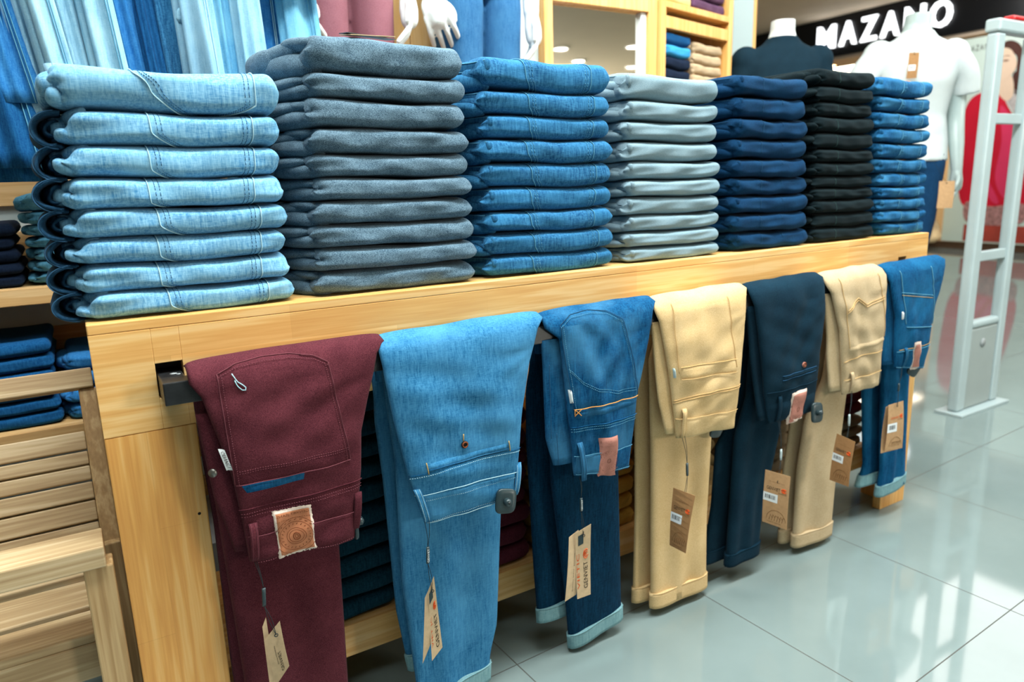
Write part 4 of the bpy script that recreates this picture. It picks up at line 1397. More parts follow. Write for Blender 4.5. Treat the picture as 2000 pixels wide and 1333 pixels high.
h5.patch('patch_backing', [(1.639, 0.572), (1.705, 0.5765), (1.701, 0.486), (1.642, 0.478)], M['fray'], 0.0034, 14, 16, None, None, True, 0.0008)
pt = h5.patch('leather_patch', q5, M['leather_pink'], 0.0046, 12, 14)
pt['label'] = 'reddish leather waistband patch'
h5.emblem(q5, M['leather_pink_dark'], 'GENVIET JEANS', M['leather_pink_dark'], parent=pt)
h5.loop(1.596, 1.600, 0.572, 0.495, M['t_navy2'])

# ---- 6 beige ----------------------------------------------------------------------
h6 = Hung('hanging_trousers', 'beige cotton trousers hung between the navy pair and the last jeans', 'trousers', M['t_beige'],
          [(1.784, 0.886), (1.808, 0.833), (1.856, 0.716), (1.884, 0.575), (1.897, 0.516)],
          [(2.052, 0.894), (2.074, 0.852), (2.070, 0.805), (2.069, 0.625), (2.076, 0.517)], 106)
h6.sheet('front_panel', [(1.795, 0.83), (1.822, 0.70), (1.826, 0.643), (1.850, 0.532)], [(1.96, 0.83), (1.96, 0.53)], M['t_beige'], -0.074, 0.0075, 18, 9, 0.002)
h6.legs([(1.898, 0.79), (1.872, 0.558), (1.788, 0.439), (1.766, 0.281), (1.768, 0.034)], [(1.902, 0.79), (1.884, 0.558), (1.806, 0.439), (1.784, 0.281), (1.786, 0.030)], [(2.030, 0.79), (1.999, 0.475), (1.990, 0.358), (1.977, 0.189), (1.972, 0.026)], M['t_beige'], 0.040, 16)
h6.lines('pocket_seam', [[(1.838, 0.872), (1.868, 0.76), (1.892, 0.662)], [(2.02, 0.870), (2.045, 0.77), (2.062, 0.675)], [(1.868, 0.775), (1.92, 0.808), (1.955, 0.785), (2.050, 0.800)], [(1.868, 0.768), (1.92, 0.801), (1.955, 0.778), (2.050, 0.793)]], M['th_tan'], 0.0010, 0.0014, None, False)
h6.patch('pocket_hem', [(1.890, 0.664), (2.068, 0.676), (2.066, 0.660), (1.894, 0.646)], M['t_beige'], 0.003, 16, 3)
h6.lines('yoke_seam', [[(1.880, 0.620), (1.96, 0.632), (2.068, 0.632)]], M['th_tan'], 0.0010, 0.001)
h6.patch('waistband', [(1.890, 0.562), (2.070, 0.566), (2.074, 0.520), (1.898, 0.520)], M['t_beige'], 0.0024, 16, 6)
h6.lines('band_seam', [[(1.890, 0.563), (2.070, 0.567)]], M['th_tan'], 0.0010, 0.0026)
h6.loop(1.918, 1.924, 0.585, 0.522, M['t_beige'])

# ---- 7 clear blue -------------------------------------------------------------------
h7 = Hung('hanging_jeans', 'clear blue jeans hung last on the rail with pale hems', 'jeans', M['d_blue'],
          [(2.072, 0.888), (2.100, 0.80), (2.129, 0.722), (2.141, 0.611), (2.156, 0.556)],
          [(2.396, 0.885), (2.372, 0.808), (2.343, 0.738), (2.330, 0.678), (2.329, 0.616), (2.320, 0.530)], 107)
h7.sheet('front_panel', [(2.080, 0.83), (2.095, 0.69), (2.098, 0.59), (2.102, 0.572)], [(2.23, 0.83), (2.23, 0.568)], M['d_blue'], -0.074, 0.0075, 18, 10, 0.002)
h7.legs([(2.135, 0.79), (2.139, 0.459), (2.180, 0.190), (2.150, 0.125)], [(2.175, 0.79), (2.192, 0.448), (2.225, 0.164), (2.215, 0.085)], [(2.338, 0.79), (2.336, 0.509), (2.362, 0.207), (2.372, 0.105)], M['cuff_pale'], 0.034, 17)
h7.lines('pocket_seam', [[(2.130, 0.868), (2.146, 0.79), (2.166, 0.700)], [(2.295, 0.868), (2.312, 0.77), (2.326, 0.680)], [(2.140, 0.800), (2.306, 0.775)], [(2.168, 0.690), (2.326, 0.672)]], M['th_blue'], 0.0012, 0.0014, None, False)
h7.lines('orange_stitching', [[(2.141, 0.792), (2.306, 0.767)], [(2.152, 0.617), (2.328, 0.620)]], M['th_gold'], 0.0009, 0.0014, None, False)
h7.patch('pocket', [(2.134, 0.862), (2.296, 0.862), (2.325, 0.684), (2.167, 0.700)], M['d_blue'], 0.0012, 16, 14)
h7.patch('waistband', [(2.145, 0.610), (2.330, 0.610), (2.321, 0.534), (2.157, 0.560)], M['d_blue'], 0.0024, 16, 6)
h7.lines('band_seam', [[(2.145, 0.612), (2.330, 0.612)], [(2.157, 0.560), (2.321, 0.535)]], M['th_blue'], 0.0010, 0.0026)
q7 = [(2.214, 0.633), (2.249, 0.631), (2.273, 0.540), (2.241, 0.541)]
h7.patch('patch_backing', [(2.211, 0.636), (2.252, 0.634), (2.276, 0.537), (2.238, 0.538)], M['fray'], 0.0034, 8, 12, None, None, True, 0.0007)
pt = h7.patch('leather_patch', q7, M['leather_pink'], 0.0046, 8, 12)
pt['label'] = 'reddish leather waistband patch'
h7.loop(2.180, 2.190, 0.622, 0.556, M['d_blue'], thread=M['th_blue'])
h7.patch('side_label', [(2.140, 0.742), (2.147, 0.741), (2.151, 0.716), (2.144, 0.717)], M['paper'], 0.0035, 4, 6)

# ---- hang tags ------------------------------------------------------------------------
K, KB, KM = M['card'], M['card_brown'], M['card_mid']
INK, ORA, BRN = M['ink'], M['ink_orange'], M['ink_brown']
hang_tag('price_tag', 'pair of kraft card tags on a cord below the burgundy trousers', 
         [[(0.199, -0.100, 0.360), (0.228, -0.112, 0.397), (0.236, -0.112, 0.300), (0.212, -0.100, 0.262)], [(0.200, -0.094, 0.385), (0.208, -0.094, 0.402), (0.214, -0.094, 0.250), (0.202, -0.094, 0.200)]],
         [K, K], [(0.2005, -0.092, 0.515), (0.204, -0.092, 0.515)], (0.219, -0.1125, 0.372), ((0.209, -0.1, 0.464), (0.2065, -0.1, 0.429)),
         [(0, 'GENVIET', 0.55, 0.72, 0.48, 0.92, 1, INK), (0, 'JEANS FASHION', 0.42, 0.50, 0.30, 0.70, 1, INK)])
hang_tag('price_tag', 'two narrow kraft tags with orange logo below the sky blue trousers',
         [[(0.520, -0.098, 0.333), (0.536, -0.102, 0.365), (0.530, -0.102, 0.235), (0.506, -0.098, 0.184)], [(0.525, -0.106, 0.352), (0.538, -0.110, 0.383), (0.548, -0.110, 0.214), (0.524, -0.106, 0.188)]],
         [K, K], [(0.531, -0.096, 0.50), (0.541, -0.096, 0.50)], (0.532, -0.111, 0.352), ((0.532, -0.102, 0.447), (0.530, -0.102, 0.411)),
         [(1, 'GENVIET', 0.50, 0.80, 0.46, 0.92, 1, INK), (1, 'VIET JC', 0.10, 0.30, 0.42, 0.84, 1, ORA)], clip_text='GENVIET',
         stickers=[(1, 'swirl', 0.55, 0.85, 0.30, 0.40, ORA), (1, 'rect', 0.10, 0.62, 0.07, 0.22, M['black_plastic'])])
hang_tag('price_tag', 'two kraft tags with GENVIET lettering below the dark washed jeans',
         [[(0.886, -0.098, 0.360), (0.912, -0.100, 0.372), (0.903, -0.100, 0.208), (0.872, -0.098, 0.199)], [(0.898, -0.106, 0.370), (0.936, -0.116, 0.387), (0.934, -0.116, 0.206), (0.902, -0.106, 0.199)]],
         [K, K], [(0.921, -0.094, 0.50), (0.925, -0.094, 0.50)], (0.917, -0.1125, 0.362), ((0.919, -0.102, 0.451), (0.919, -0.102, 0.418)),
         [(1, 'GENVIET', 0.52, 0.80, 0.50, 0.88, 1, INK), (1, 'VIETIC', 0.06, 0.24, 0.34, 0.86, 1, ORA), (0, 'fashion jeans  genviet', 0.55, 0.66, 0.30, 0.90, 1, INK)], clip_text='GENVIET',
         stickers=[(1, 'swirl', 0.52, 0.84, 0.32, 0.45, ORA), (1, 'rect', 0.18, 0.52, 0.07, 0.22, M['black_plastic'])])
def brown_tag(label, quad, mat, top, knot, clip, sk=True, cm=None):
    return hang_tag('price_tag', label, [quad], [mat], top, knot, clip,
        [(0, 'GENVIET', 0.12, 0.66, 0.275, 0.335, 0, INK), (0, 'JEANS', 0.58, 0.92, 0.350, 0.38, 0, BRN), (0, 'life style fashion jeans', 0.20, 0.80, 0.17, 0.19, 0, BRN), (0, 'made in vietnam', 0.2, 0.75, 0.93, 0.955, 0, BRN)],
        stickers=[(0, 'rect', 0.0, 0.58, 0.40, 0.56, M['paper']), (0, 'bars', 0.08, 0.5, 0.435, 0.51, INK), (0, 'swirl', 0.70, 0.92, 0.265, 0.335, ORA), (0, 'sketch', 0.16, 0.95, 0.70, 0.92, BRN)], clip_mat=cm)
brown_tag('dark brown tag with white barcode sticker in front of the tan trousers', [(1.205, -0.104, 0.404), (1.214, -0.170, 0.404), (1.187, -0.170, 0.258), (1.196, -0.104, 0.248)], KB,
          [(1.236, -0.098, 0.53), (1.246, -0.098, 0.53)], (1.2085, -0.137, 0.378), ((1.234, -0.120, 0.468), (1.232, -0.124, 0.436)))
brown_tag('tan tag with white barcode sticker below the navy trousers', [(1.554, -0.100, 0.366), (1.569, -0.171, 0.366), (1.566, -0.171, 0.210), (1.551, -0.100, 0.211)], KM,
          [(1.600, -0.096, 0.50), (1.606, -0.096, 0.50)], (1.5605, -0.137, 0.342), ((1.590, -0.120, 0.424), (1.588, -0.122, 0.393)), cm=M['gate'])
brown_tag('dark brown tag with white barcode sticker below the beige trousers', [(1.866, -0.100, 0.405), (1.846, -0.173, 0.405), (1.830, -0.173, 0.270), (1.846, -0.100, 0.262)], KB,
          [(1.924, -0.096, 0.53), (1.930, -0.096, 0.53)], (1.855, -0.136, 0.385), ((1.886, -0.122, 0.467), (1.885, -0.124, 0.432)), cm=M['gate'])
hang_tag('price_tag', 'tan tag with white sticker in front of the last blue jeans', [[(2.112, -0.104, 0.447), (2.182, -0.110, 0.450), (2.200, -0.110, 0.287), (2.114, -0.104, 0.293)], [(2.110, -0.098, 0.440), (2.175, -0.101, 0.445), (2.192, -0.101, 0.282), (2.103, -0.098, 0.287)]], [KM, KM],
         [(2.178, -0.096, 0.555), (2.184, -0.096, 0.555)], (2.148, -0.111, 0.440), ((2.160, -0.104, 0.51), (2.157, -0.106, 0.485)),
         [(0, 'GENVIET', 0.18, 0.72, 0.28, 0.325, 0, ORA), (0, 'JEANS', 0.60, 0.90, 0.345, 0.37, 0, BRN)],
         stickers=[(0, 'rect', 0.0, 0.58, 0.41, 0.60, M['paper']), (0, 'bars', 0.12, 0.48, 0.45, 0.54, INK), (0, 'swirl', 0.76, 0.94, 0.255, 0.33, ORA), (0, 'sketch', 0.2, 0.9, 0.72, 0.93, BRN)])

# ---- security tags -----------------------------------------------------------------------
security_tag('black anti theft tag seen edge on at the side of the burgundy waistband', (0.394, -0.070, 0.528), (1.0, -0.12, 0.0), (0.05, 0, 1), 0.044, 0.062)
security_tag('black anti theft tag with round pin on the sky blue waistband', (0.716, -0.1065, 0.500), (-0.12, -1, 0.12), (0.18, 0, 1), 0.047, 0.054)
security_tag('black anti theft tag half hidden under the tan waistband', (1.395, -0.066, 0.510), (0, 1, 0.2), (0.2, 0, 1), 0.044, 0.054)
security_tag('dark green tinted anti theft tag sticking out beside the reddish patch', (1.748, -0.1110, 0.497), (-0.05, -0.95, 0.15), (0.1, 0, 1), 0.044, 0.058)
security_tag('black anti theft tag behind the edge of the beige waistband', (2.072, -0.070, 0.545), (0.85, 0.4, 0), (0, 0, 1), 0.044, 0.062)
security_tag('black anti theft tag under the last jeans patch', (2.292, -0.074, 0.532), (0.25, 1, 0.1), (0.6, 0, 1), 0.046, 0.056)
# ------------------------------------------------------------------ stacks on the lower shelf of the table
def lite_set(key, mat, n, seed, lob='small', T=0.05, W=0.34):
    return [folded_meshes('%s%d' % (key, i), W, 0.30, T, mat, seed + i, lob, lite=True) for i in range(n)]
LZ = 0.1965
s_teal = lite_set('teal', M['d_teal'], 3, 201)
s_mar = lite_set('maroon', M['t_maroon'], 3, 211)
s_mus = lite_set('mustard', M['t_mustard'], 3, 221)
s_kha = lite_set('khaki', M['t_khaki'], 3, 231)
s_tau = lite_set('taupe', M['t_taupe'], 3, 241)
LINES['teal0'] = []
def low_stack(vs, n, th, x0, x1, name, what, cat, group, seed, where='of its lower shelf stack'):
    r = np.random.default_rng(seed)
    build_stack(vs, [th + r.uniform(-0.003, 0.003) for _ in range(n)], (x0, x0 - 0.004), (x1, x1 - 0.006), W0, T0, LZ, 0.115, name, what, where, cat, group, 0.008, seed)
low_stack(s_teal, 10, 0.0535, 0.225, 0.545, 'folded_jeans', 'dark teal jeans behind the burgundy pair', 'jeans', 'dark teal jeans on the lower shelf', 301)
low_stack(s_mar, 9, 0.052, 0.585, 0.915, 'folded_trousers', 'maroon trousers behind the sky blue jeans', 'trousers', 'maroon trousers on the lower shelf', 302)
low_stack(s_mus, 7, 0.050, 0.965, 1.275, 'folded_trousers', 'mustard trousers behind the dark washed jeans', 'trousers', 'mustard trousers on the lower shelf', 303)
low_stack(s_kha, 9, 0.047, 1.318, 1.60, 'folded_trousers', 'khaki trousers behind the tan pair', 'trousers', 'khaki trousers on the lower shelf', 304)
low_stack(s_tau, 6, 0.043, 1.64, 1.945, 'folded_trousers', 'taupe trousers behind the navy pair', 'trousers', 'taupe trousers on the lower shelf', 305)
low_stack(s_tau, 3, 0.040, 2.03, 2.345, 'folded_trousers', 'taupe trousers under the two maroon ones', 'trousers', 'taupe trousers at the end of the lower shelf', 306)
r_ = np.random.default_rng(3)
zz = LZ + 3 * 0.0405
for i, lab in enumerate(('maroon trousers folded on the taupe ones at the shelf end, lower of two', 'maroon trousers folded on the taupe ones at the shelf end, upper of two')):
    assemble(s_mar[i], 'folded_trousers', lab, 'trousers', 'maroon trousers at the end of the lower shelf', (2.03, 0.117, zz), (0.31 / W0, 1, 0.9))
    zz += 0.046
assemble(s_mus[0], 'folded_trousers', 'rust orange folded trousers edge beside the taupe stack', 'trousers', None, (1.955, 0.16, LZ), (0.055 / W0, 0.8, 0.9))

# back row on the table top: stacks that show in the gaps
s_bk = lite_set('tealback', M['d_tealmid'], 2, 251)
build_stack(s_bk, [0.05, 0.048, 0.05, 0.052, 0.05, 0.05, 0.05, 0.05], (0.36, 0.37), (0.60, 0.60), W0, T0, TOPZ, 0.365, 'folded_jeans', 'teal jeans behind the grey stack', 'of the back row', 'jeans', 'teal blue jeans in the back row', 0.004, 311)
# card tag lying on top of the grey stack
ct_ = thing('price_tag', 'dark card tag lying on top of the tall grey stack', 'price tag', (0.545, 0.06, 1.4480))
V, F = merge(boxes([(-0.055, 0.045, -0.02, 0.02, 0.0, 0.0012)], 0))
a_ = part('card', V, F, M['black_plastic'], ct_, False)
V, F = merge(boxes([(-0.055, 0.045, -0.02, 0.02, 0.0014, 0.0028)], 0))
b_ = part('card', V, F, M['card'], ct_, False)
b_.rotation_euler = (0.0, -0.09, 0.12)
ct_.rotation_euler = (0.12, 0.04, 0.1)

# ------------------------------------------------------------------ wall shelves on the left with stacks
def shelf(label, z, x0, x1, y0=0.79, y1=1.141, th=0.022):
    c = (x0 + x1) / 2
    t = thing('wall_shelf', label, 'shelf', (c, y0, z), 0, 'pine shelves on the left wall')
    bx('shelf_board', (x0 - c, x1 - c, 0, y1 - y0, -th, 0), M['slat'], t, 0.002)
    bx('front_lip', (x0 - c, x1 - c, -0.018, -0.0003, -0.042, 0.0), M['slat'], t, 0.002)
shelf('pine wall shelf carrying the black and teal stacks', 0.947, -1.3, 0.34)
shelf('lower pine wall shelf behind the wooden bench', 0.585, -1.3, 0.34)
w_blk = lite_set('wblack', M['d_black'], 3, 261)
w_tea = lite_set('wteal', M['d_tealmid'], 3, 271)
w_nav = lite_set('wnavy', M['d_rack4'], 3, 281)
w_azu = lite_set('wazure', M['d_rack1'], 3, 291)
def wall_stack(vs, ths, x0, x1, z, y0, name, what, cat, group, seed):
    build_stack(vs, ths, (x0, x0), (x1, x1 - 0.004), W0, T0, z + 0.0005, y0, name, what, 'of its wall shelf stack', cat, group, 0.006, seed)
wall_stack(w_blk, [0.030, 0.031, 0.032, 0.030, 0.036], -0.44, -0.122, 0.947, 0.80, 'folded_jeans', 'black jeans left of the teal ones', 'jeans', 'black jeans on the wall shelf', 321)
wall_stack(w_tea, [0.030, 0.029, 0.030, 0.031, 0.029, 0.031, 0.046], -0.085, 0.24, 0.947, 0.80, 'folded_jeans', 'teal jeans beside the black ones', 'jeans', 'teal jeans on the wall shelf', 322)
wall_stack(w_nav, [0.037, 0.036, 0.038, 0.036, 0.040, 0.040], -0.42, -0.088, 0.585, 0.80, 'folded_jeans', 'deep blue jeans behind the bench back', 'jeans', 'deep blue jeans on the lower wall shelf', 323)
wall_stack(w_azu, [0.040, 0.044, 0.046, 0.042], -0.062, 0.26, 0.585, 0.80, 'folded_jeans', 'brighter jeans behind the bench post', 'jeans', 'brighter blue jeans on the lower wall shelf', 324)

# ------------------------------------------------------------------ slatted wooden bench at the left
bn = thing('slatted_bench', 'slatted wooden bench with a front bar beside the table corner', 'bench', (-0.5, 0.25, 0))
def bp(name, spec, mat=None, bev=0.003):
    sp = spec if isinstance(spec, list) else [spec]
    return bx(name, [(a + 0.5, b + 0.5, c - 0.25, d - 0.25, e, f) for a, b, c, d, e, f in sp], mat or M['acacia'], bn, bev)
XL, XR = -1.05, -0.040
bp('front_bar', (XL - 0.03, -0.026, -0.012, 0.073, 0.541, 0.580))
for xa in (-0.062, XL):
    bp('front_leg', (xa, xa + 0.046, -0.004, 0.044, 0, 0.5405), M['acacia_z'])
for y0, y1 in ((0.052, 0.142), (0.160, 0.272), (0.300, 0.392)):
    bp('seat_slat', (XL + 0.02, XR - 0.020, y0, y1, 0.372, 0.390))
bp('seat_apron', (XL + 0.05, XR - 0.012, 0.052, 0.074, 0.300, 0.3718))
bp('seat_rail', [(XL + 0.055, XL + 0.08, 0.0745, 0.44, 0.32, 0.3718), (-0.105, -0.08, 0.0745, 0.44, 0.32, 0.3718)])
ang = math.radians(24)
by, bz = 0.415, 0.385
def on_back(t_, d=0.0):
    return by + math.sin(ang) * t_ + d * math.cos(ang), bz + math.cos(ang) * t_ - d * math.sin(ang)
def back_board(name, x0, x1, t0, t1, d0, d1, mat, bev=0.003):
    V, F = boxes([(x0, x1, d0, d1, t0, t1)], bev)
    V = [(v[0] + 0.5, on_back(v[2], v[1])[0] - 0.25, on_back(v[2], v[1])[1]) for v in V]
    return part(name, V, F, mat, bn, False)
ts = [0.015, 0.064, 0.113, 0.156, 0.193, 0.227, 0.274]
for k in range(6):
    back_board('back_slat', XL + 0.02, -0.0385, ts[k] + 0.0035, ts[k + 1] - 0.001, 0, 0.016, M['acacia'])
back_board('top_rail', XL - 0.01, -0.006, 0.372, 0.418, -0.012, 0.022, M['acacia'])
for xa in (-0.0380, XL - 0.018):
    back_board('back_post', xa, xa + 0.036, -0.02, 0.3715, -0.002, 0.034, M['acacia_z'])
    bp('rear_leg', (xa, xa + 0.036, 0.40, 0.435, 0, 0.40), M['acacia_z'])

# ------------------------------------------------------------------ jeans hanging on the wall rail, top left
rk = thing('wall_rail', 'steel rail the faded jeans hang from, at the top left', 'rail', (-0.3, 0.72, 2.02))
V, F = tube([(-1.0, 0, 0), (0.9, 0, 0)], 0.012, 12)
part('tube', V, F, M['gate'], rk)
for xx in (-0.9, 0.80):
    V, F = tube([(xx, 0, 0), (xx, 0.43, 0)], 0.009, 8)
    part('bracket', V, F, M['gate'], rk)
def rack_jean(label, mat, xb0, xb1, zb, xt0, xt1, y, seed, thread=None, cuff=None, tilt=0.0, name='hanging_jeans', ztop=2.03, layers=2):
    c = ((xt0 + xt1) / 2, y, 2.02)
    t = thing(name, label, 'jeans', c, 0, 'faded jeans hanging on the wall rail')
    nz = snoise(seed, 7, 1, 3, 2)
    for l in range(layers):
        rows = []
        n = 22
        sh = 0.012 * l
        for i in range(n):
            k = i / (n - 1)
            z = ztop * (1 - k) + (zb + 0.03 * l) * k
            x0 = xt0 * (1 - k) + xb0 * k + sh
            x1 = xt1 * (1 - k) + xb1 * k + sh
            yy = y + (0.012 if l == 0 else -0.012) + 0.012 * math.sin(k * 5 + seed) + tilt * k
            rows.append(((x0 - c[0], yy - c[1], z - c[2]), (x1 - c[0], yy - c[1] + 0.010 * l, z - c[2]), (0.15, -1, 0), 0.011))
        V, F = pillow(rows, 22, 4, lambda s, i: 0.011 * nz(s * 6, i / n * 3.0) * np.sin(PI * s))
        part('leg', V, F, mat, t)
        if cuff is not None:
            rr = [(np.array(L_) - np.array((0.005, 0, 0)), np.array(R_) + np.array((0.005, 0, 0)), n_, 0.017) for (L_, R_, n_, h_) in rows[-3:]]
            V, F = pillow(rr, 18, 4)
            part('cuff', V, F, cuff, t)
        if thread is not None and l == layers - 1:
            tl = []
            for q in (0.72, 0.80):
                tl.append(tube([np.array(L_) * (1 - q) + np.array(R_) * q + np.array((0, -0.0125 - 0.008 * nz(q * 6, i / n * 3.0) * math.sin(PI * q), 0)) for i, (L_, R_, n_, h_) in enumerate(rows)], 0.0013, 5))
            V, F = merge(*tl)
            part('seam', V, F, thread, t)
    # waistband hooked over the rail
    w = [((xt0 + 0.004 - c[0], -0.015 + 0.0, ztop - c[2] - 0.01), (xt1 - 0.004 - c[0], -0.015, ztop - c[2] - 0.01), (0, -1, 0), 0.010),
         ((xt0 + 0.004 - c[0], -0.010, 0.028), (xt1 - 0.004 - c[0], -0.010, 0.028), (0, -0.7, 0.7), 0.010),
         ((xt0 + 0.004 - c[0], 0.018, 0.022), (xt1 - 0.004 - c[0], 0.018, 0.022), (0, 0.7, 0.7), 0.010),
         ((xt0 + 0.004 - c[0], 0.026, -0.06), (xt1 - 0.004 - c[0], 0.026, -0.06), (0, 1, 0), 0.008)]
    V, F = pillow(w, 12, 4)
    part('waistband', V, F, mat, t)
    return t
RJ = [
 ('deep blue jeans with a pale knotted hem, far left on the wall rail', 'd_rack4', -0.130, -0.020, 1.20, -0.235, -0.115, 0.66, 'th_blue', None),
 ('strong blue jeans half behind the far left pair, on the wall rail', 'd_rack1', -0.105, -0.015, 1.34, -0.185, -0.125, 0.70, 'th_blue', None),
 ('pale faded jeans second from the left edge, on the wall rail', 'd_rack5', -0.050, 0.008, 1.30, -0.135, -0.085, 0.68, None, 'd_rack5'),
 ('pale jeans with a turned up hem and ripped thigh, on the wall rail', 'd_rack2', -0.002, 0.052, 1.36, -0.085, -0.035, 0.66, 'th_blue', 'd_rack5'),
 ('sky pale jeans with knotted hem, left of the seamed pair', 'd_rack2', 0.042, 0.105, 1.36, -0.030, 0.035, 0.67, 'th_blue', 'd_rack2'),
 ('pale jeans with a dark side seam in the middle of the rail', 'd_rack2', 0.108, 0.175, 1.22, 0.040, 0.100, 0.67, 'th_blue', None),
 ('strong blue jeans beside the seamed pale pair, on the rail', 'd_rack1', 0.172, 0.235, 1.22, 0.105, 0.155, 0.69, None, None),
 ('deep blue jeans narrow between two lighter pairs, on the rail', 'd_rack4', 0.215, 0.262, 1.22, 0.160, 0.205, 0.71, None, None),
 ('mid blue plain jeans left of the distressed pair, on the rail', 'd_mid', 0.250, 0.305, 1.22, 0.205, 0.258, 0.68, 'th_blue', None),
 ('distressed grey blue jeans with pale worn spots, on the rail', 'd_rack5', 0.290, 0.375, 1.22, 0.258, 0.330, 0.66, 'th_pale', None),
 ('bright sky jeans right of the distressed pair, on the rail', 'd_rack3', 0.372, 0.430, 1.22, 0.332, 0.385, 0.67, None, None),
 ('palest mint jeans toward the right of the rail', 'd_rack2', 0.428, 0.490, 1.22, 0.385, 0.440, 0.66, None, None),
 ('blue jeans with a small fray, second from the right end', 'd_rack1', 0.485, 0.545, 1.22, 0.445, 0.505, 0.69, 'th_pale', None),
 ('sky blue wide jeans at the right end of the rail', 'd_rack3', 0.545, 0.640, 1.22, 0.510, 0.600, 0.68, 'th_blue', None),
]
for i, (lab, m, b0, b1, zb, t0, t1, y, th, cf) in enumerate(RJ):
    rj_ = rack_jean(lab, M[m], b0, b1, zb, t0, t1, y - 0.034 * (i % 2), 401 + i, M[th] if th else None, M[cf] if cf else None)
    if 'distressed grey' in lab or 'ripped thigh' in lab:
        rs = np.random.default_rng(i)
        front = [c_ for c_ in rj_.children if c_.name.startswith('leg')][0]
        bv = BVHTree.FromPolygons([v_.co for v_ in front.data.vertices], [tuple(p_.vertices) for p_ in front.data.polygons])
        for k in range(9 if 'grey' in lab else 4):
            kz = 0.30 + 0.065 * k
            px_ = (t0 * (1 - kz) + b0 * kz + (t1 - t0) * rs.uniform(0.25, 0.8)) - rj_.location.x
            pz_ = (2.03 * (1 - kz) + zb * kz) - 2.02
            hit_ = bv.ray_cast(Vector((px_, -1.0, pz_)), Vector((0, 1, 0)))[0]
            if hit_ is None:
                continue
            n3_ = snoise(700 + 10 * i + k, 5, 2, 5, 3)
            V, F = ellipsoid((px_, hit_.y, pz_), (rs.uniform(0.007, 0.015), 0.004, rs.uniform(0.010, 0.020)), 1.0, 14, 8, n3_, 0.25)
            part('worn_patch', V, F, M['d_rack2'], rj_)
# denim shorts with rolled hems at the right end
for lab, m, x0, x1, zb, y, sd in (('light blue denim shorts with a wide rolled hem at the rail end', 'd_rack3', 0.50, 0.66, 1.675, 0.60, 501), ('pale denim shorts with rolled hems beside the end shorts', 'd_rack2', 0.45, 0.535, 1.70, 0.61, 502)):
    rack_jean(lab, M[m], x0, x1, zb, x0 - 0.01, x1 - 0.02, y, sd, None, M[m], 0.0, 'hanging_shorts')
# ------------------------------------------------------------------ mannequins
def limb(pts, radii, n=14):
    P = catmull(pts, 5)
    t = np.linspace(0, 1, len(P))
    R = np.interp(t, np.linspace(0, 1, len(radii)), radii)
    V, F = tube(P, R, n)
    for c, r in ((P[0], R[0]), (P[-1], R[-1])):
        v, f = ellipsoid(c, (r, r, r), 1.0, 12, 8)
        V, F = merge((V, F), (v, f))
    return V, F

def loft(rings, n=28, e=0.8):
    """rings: (centre(3), half width, half depth, yaw)"""
    V, F = [], []
    for (c, a, b, yw) in rings:
        for k in range(n):
            th = 2 * PI * k / n
            x = a * np.sign(math.cos(th)) * abs(math.cos(th)) ** e
            y = b * np.sign(math.sin(th)) * abs(math.sin(th)) ** e
            V.append((c[0] + x * math.cos(yw) - y * math.sin(yw), c[1] + x * math.sin(yw) + y * math.cos(yw), c[2]))
    m = len(rings)
    for i in range(m - 1):
        for k in range(n):
            k2 = (k + 1) % n
            F.append((i * n + k, i * n + k2, (i + 1) * n + k2, (i + 1) * n + k))
    F.append(tuple(range(n))[::-1])
    F.append(tuple((m - 1) * n + k for k in range(n)))
    return V, F

def fused(name, pieces, mat, parent, voxel=0.008, smooth=6, factor=0.5):
    V, F = merge(*pieces)
    o = part(name, V, F, mat, parent)
    r = o.modifiers.new('fuse', 'REMESH')
    r.mode = 'VOXEL'
    r.voxel_size = voxel
    r.use_smooth_shade = True
    s = o.modifiers.new('soften', 'SMOOTH')
    s.iterations = smooth
    s.factor = factor
    return o

def hand(w, d, side, palm_n, spread=0.3, curl=0.35, length=0.175):
    """pieces for a mannequin hand: w wrist point, d pointing direction, side = towards thumb, palm_n = palm normal"""
    w, d, side, pn = [np.array(v, float) for v in (w, d, side, palm_n)]
    d /= np.linalg.norm(d); side -= d * (side @ d); side /= np.linalg.norm(side)
    pn = np.cross(d, side) * (1 if np.dot(np.cross(d, side), pn) >= 0 else -1)
    out = [limb([w - d * 0.02, w + d * 0.02, w + d * 0.055, w + d * 0.085], [0.024, 0.026, 0.030, 0.028])]
    V, F = ellipsoid((0, 0, 0), (0.040, 0.018, 0.048), 0.8, 16, 10)
    Rm = np.stack([side, pn, d], 1)
    out.append(([Rm @ np.array(v) + w + d * 0.055 for v in V], F))
    for i, (off, ln) in enumerate(((0.036, 0.074), (0.0125, 0.086), (-0.0115, 0.080), (-0.034, 0.062))):
        b = w + d * 0.088 + side * off
        p1 = b + d * ln * 0.45 + pn * ln * 0.10 * (1 + curl) + side * off * spread * 0.4
        p2 = b + d * ln * 0.75 + pn * ln * (0.22 + curl * 0.5) + side * off * spread * 0.6
        p3 = b + d * ln * 0.98 + pn * ln * (0.30 + curl * 0.9) + side * off * spread * 0.7
        out.append(limb([b - d * 0.02, b, p1, p2, p3], [0.0105, 0.0105, 0.0098, 0.009, 0.008], 10))
    tb_ = w + d * 0.035 + side * 0.030
    out.append(limb([tb_ - side * 0.012, tb_ + side * 0.012 + d * 0.02, tb_ + side * 0.024 + d * 0.045 + pn * 0.008, tb_ + side * 0.022 + d * 0.068 + pn * 0.014], [0.014, 0.0125, 0.0105, 0.008], 10))
    return out

